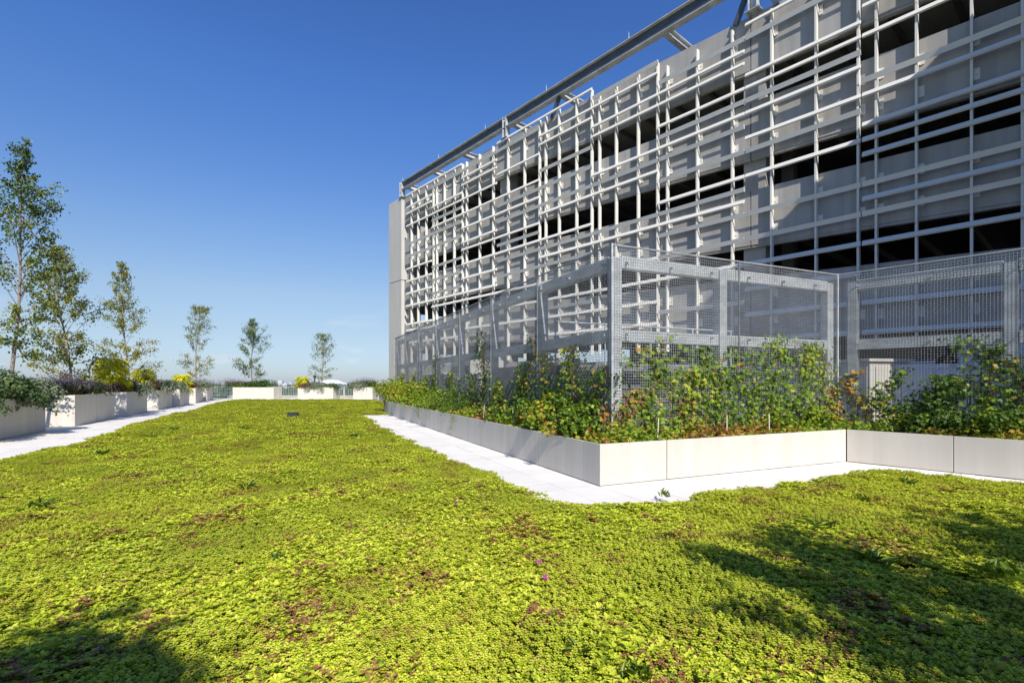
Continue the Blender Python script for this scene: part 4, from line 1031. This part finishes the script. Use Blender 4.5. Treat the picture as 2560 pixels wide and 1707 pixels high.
idxv = np.where(broad, rng.integers(4, 7, len(X)), rng.integers(0, 3, len(X))); idxv = np.where(redz, np.where(broad, 7, 3), idxv)
pm = bpy.data.meshes.new('sedum_lawn'); pm.vertices.add(len(X)); pm.vertices.foreach_set('co', np.stack([X, Y, Z], 1).astype(np.float32).ravel())
for nm, tp, vals in (('idx', 'INT', idxv.astype(np.int32)), ('scl', 'FLOAT', SCL.astype(np.float32)), ('rotz', 'FLOAT', rng.uniform(0, 6.283, len(X)).astype(np.float32))):
    a_ = pm.attributes.new(nm, tp, 'POINT'); a_.data.foreach_set('value', vals)
lawn_o = link('sedum_lawn', pm); tag(lawn_o, 'thick lime green and reddish sedum carpet covering the roof lawn', 'ground cover', kind='stuff')
ng = bpy.data.node_groups.new('sedum_scatter', 'GeometryNodeTree')
ng.interface.new_socket('Geometry', in_out='INPUT', socket_type='NodeSocketGeometry'); ng.interface.new_socket('Geometry', in_out='OUTPUT', socket_type='NodeSocketGeometry')
gi = ng.nodes.new('NodeGroupInput'); go = ng.nodes.new('NodeGroupOutput'); ip = ng.nodes.new('GeometryNodeInstanceOnPoints'); ci = ng.nodes.new('GeometryNodeCollectionInfo')
ci.inputs['Collection'].default_value = src; ci.inputs['Separate Children'].default_value = True; ci.inputs['Reset Children'].default_value = True
def nattr(nm, dt):
    a_ = ng.nodes.new('GeometryNodeInputNamedAttribute'); a_.data_type = dt; a_.inputs[0].default_value = nm; return a_
ai = nattr('idx', 'INT'); as_ = nattr('scl', 'FLOAT'); ar = nattr('rotz', 'FLOAT'); cxyz = ng.nodes.new('ShaderNodeCombineXYZ')
ng.links.new(ar.outputs[0], cxyz.inputs[2])
ng.links.new(gi.outputs[0], ip.inputs['Points']); ng.links.new(ci.outputs[0], ip.inputs['Instance']); ip.inputs['Pick Instance'].default_value = True
ng.links.new(ai.outputs[0], ip.inputs['Instance Index']); ng.links.new(cxyz.outputs[0], ip.inputs['Rotation']); ng.links.new(as_.outputs[0], ip.inputs['Scale'])
ng.links.new(ip.outputs[0], go.inputs[0])
md = lawn_o.modifiers.new('scatter', 'NODES'); md.node_group = ng

# weeds, one by one
def weed(px, py, r, label, n=9, kind='blade', upright=.9, tint=(.4, .2), scale=1.0):
    b = G(px/ .91875, py/.91875, HL); t = empty('weed', b, random.uniform(0, 6), label, 'weed', 'taller weeds in the sedum lawn')
    P = np.zeros((n, 3)); P[:, :2] = rng.normal(0, r*.35, (n, 2)); a = rng.uniform(0, 6.283, n); el = np.clip(rng.normal(upright, .25, n), .2, 1.4)
    d = np.stack([np.cos(a)*np.cos(el), np.sin(a)*np.cos(el), np.sin(el)], 1); nrm = np.stack([-np.cos(a)*np.sin(el), -np.sin(a)*np.sin(el), np.cos(el)], 1)
    for k in range(n):
        o = link('leaf', leaves_mesh('leaf', P[k:k+1], nrm[k:k+1], d[k:k+1], np.array([r*rng.uniform(.7, 1.1)]), np.array([tint[0]+tint[1]*rng.normal()]), kind, M_weed), t)
wl_ = [(1530,1140,.17,'leafy weed at the lawn tip near the planter corner'), (100,1168,.26,'dark weed clump on the left, between path and foreground'), (398,990,.34,'dark weed clump beside the left path'), (352,1003,.26,'small weed left of the dark clump by the path'),
       (230,1045,.24,'weed near the left path with pale leaf'), (640,1285,.12,'pale green broad leaved seedling in the lawn middle'), (1880,1215,.24,'big dock weed in front of the shadow on the right'), (1980,1148,.2,'grassy weed on the right below the planter'),
       (2225,1192,.16,'thin upright weed at the right'), (2015,1290,.22,'pale broad leaf weed inside the shadow'), (2310,1325,.26,'large dock weed at the right picture edge'), (1830,1262,.16,'dark fern like weed at the shadow edge'),
       (1325,1498,.14,'pale weed in the right foreground'), (1462,1552,.14,'small weed at the bottom edge'), (560,985,.3,'weed in the middle distance left of the black box'), (815,1003,.28,'dark weed right of the black box'),
       (450,1090,.16,'thin dark weed in the left half of the lawn'), (2085,1110,.2,'low weed near the right planter'), (1590,1290,.15,'grass blade weed left of the tree shadow'), (575,1120,.2,'low dark weed left of the lawn centre'), (1440,962,.01,'')]
for (px, py, r, lab) in wl_[:-1]: weed(px, py, r*.7, lab, n=random.randint(10, 20))
for k, (px, py) in enumerate(((1047,1162), (1238,1299), (1253,1336))):
    lab = ['pink clover head farthest from the camera', 'pink clover head in the middle, the upper of the close pair', 'pink clover head with purple tip, nearest to the camera'][k]
    b = G(px/.91875, py/.91875, HL+.02); t = empty('clover_flower', b, 0, lab, 'flower', 'pink clover flowers in the lawn')
    n = 40; d = rdir(n); d[:, 2] = np.abs(d[:, 2])
    link('petals', leaves_mesh('petals', d*.006+np.array([0, 0, .03]), rdir(n), d, np.full(n, .026), rng.uniform(0, 1, n), 'oval', M_pink), t)
    MB().tube([(0, 0, -.03), (0, 0, .03)], .002, 4).build('stem', M_stem, t)
# black flood light box lying in the lawn
b = G(731.5, 1042, HL); t = empty('flood_light', b, -.05, 'small black box light standing alone in the lawn', 'light')
m = MB(); m.add([(-.22,-.10,0),(.22,-.10,0),(.22,.14,0),(-.22,.14,0),(-.21,-.06,.17),(.21,-.06,.17),(.21,.12,.17),(-.21,.12,.17)], [(0,3,2,1),(4,5,6,7),(0,1,5,4),(1,2,6,5),(2,3,7,6),(3,0,4,7)])
m.build('housing', M_dark, t, bevel=.01); MB().box(-.24, .24, -.09, .15, .172, .19).build('visor', M_dark, t); MB().box(.23, .25, -.05, .08, .0, .16).build('bracket', M_dark, t)

# ================================================================= BEYOND THE TERRACE
t = empty('canopy_tent', ((829-CX)/F*80, 80, -1.0), 0, 'white canopy tent beyond the far railing', 'tent')
m = MB(); w = 1.68
m.add([(-w,-w,2.37),(w,-w,2.37),(w,w,2.37),(-w,w,2.37),(-.8,-.8,2.9),(.8,-.8,2.9),(.8,.8,2.9),(-.8,.8,2.9)], [(0,1,5,4),(1,2,6,5),(2,3,7,6),(3,0,4,7),(4,5,6,7)]); m.build('roof', M_canvas, t)
for sx in (-1, 1):
    for sy in (-1, 1): MB().box(sx*1.5-.05, sx*1.5+.05, sy*1.5-.05, sy*1.5+.05, 0, 2.37).build('pole', M_white, t)
MB().box(-1.4, 1.4, -1.2, 1.2, 1.4, 2.3).build('blue_wall', M_bluebox, t)
t = empty('lower_roof_building', (0, 0, 0), 0, 'pale lower building roof beyond the far railing carrying the tent', 'building')
MB().box(-45, -14, 74, 96, -20, -1.02).build('wall', M_cabinet, t); MB().box(-35.5, -32.5, 88, 92, -1.0, .9).build('roof_house', M_cabinet, t)
# distant wood and city
n = 26000; ang = rng.uniform(-1.05, .45, n); dist = 330*np.exp(rng.uniform(0, 2.1, n))
hz_ = -20 + rng.uniform(1, 10, n) + 3.5*wav(ang*9, dist*.004, .5, 2)
P = np.stack([np.sin(ang)*dist, np.cos(ang)*dist, hz_], 1)
o = link('far_wood', leaves_mesh('far_wood', P, rdir(n)+np.array([0, -1., .6]), rdir(n), rng.uniform(2.5, 4.5, n)*(.6+dist/1500), rng.uniform(0, 1, n), 'single', M_wood)); tag(o, 'dark green wood in the distance beyond the terrace', 'wood', kind='stuff')
cityl = ['long low pale block on the horizon', 'pale tower block on the horizon', 'small white block on the horizon', 'grey block on the horizon', 'wide cream hall on the horizon', 'thin pale tower on the horizon', 'low white hall on the horizon', 'twin pale block on the horizon', 'square grey block on the horizon', 'flat pale depot on the horizon']
for k, px in enumerate((560, 700, 712, 724, 738, 790, 860, 880, 948, 640)):
    d = random.uniform(1500, 2300); top = random.uniform(-6, 2) if k not in (1, 5) else 7
    w_ = random.uniform(8, 24); t = empty('distant_building', ((px-CX)/F*d, d, -20), 0, cityl[k]+(' left of the garage' if k > 6 else ''), 'building', 'distant city blocks')
    MB().box(-w_/2, w_/2, 0, 20, 0, 20+top).build('wall', M_city, t); MB().box(-w_/4, w_/5, 3, 12, 20+top, 22+top).build('roof_house', M_city, t)
# water tower left of the tent
t = empty('antenna_mast', ((787-CX)/F*120, 120, -20), 0, 'dark mast with small dishes beyond the yellow shrub', 'mast')
MB().box(-.12, .12, -.12, .12, 0, 22.6).build('pole', M_dark, t); MB().box(-.3, .3, -.2, .2, 22.6, 23.2).build('antenna', M_dark, t)

# ================================================================= TREES BESIDE THE CAMERA (they shade the foreground)
def shade_tree(base, h, prof, n, label, seed, leaf=.11):
    t = birch(base, h, prof, n, M_birch1, label, seed, leaf, nbr=50, bare=.3, group='birches behind the camera')
shade_tree((4.5, -1.8, 0), 5.1, [(0, .4, 0), (.35, 1.2, .2), (.6, 1.6, .1), (.85, 1.0, 0), (1, .3, 0)], 3900, 'birch to the right of the camera, outside the picture', 41)
shade_tree((6.8, -.6, 0), 4.7, [(0, .4, 0), (.35, 1.3, .2), (.6, 1.5, .1), (.85, .9, 0), (1, .3, 0)], 3400, 'second birch to the right of the camera, outside the picture', 42)
shade_tree((-.35, -3.4, 0), 5.2, [(0, .3, 0), (.45, .7, 0), (.7, 1.0, 0), (.9, .7, 0), (1, .2, 0)], 4600, 'birch behind the camera on the left', 43)
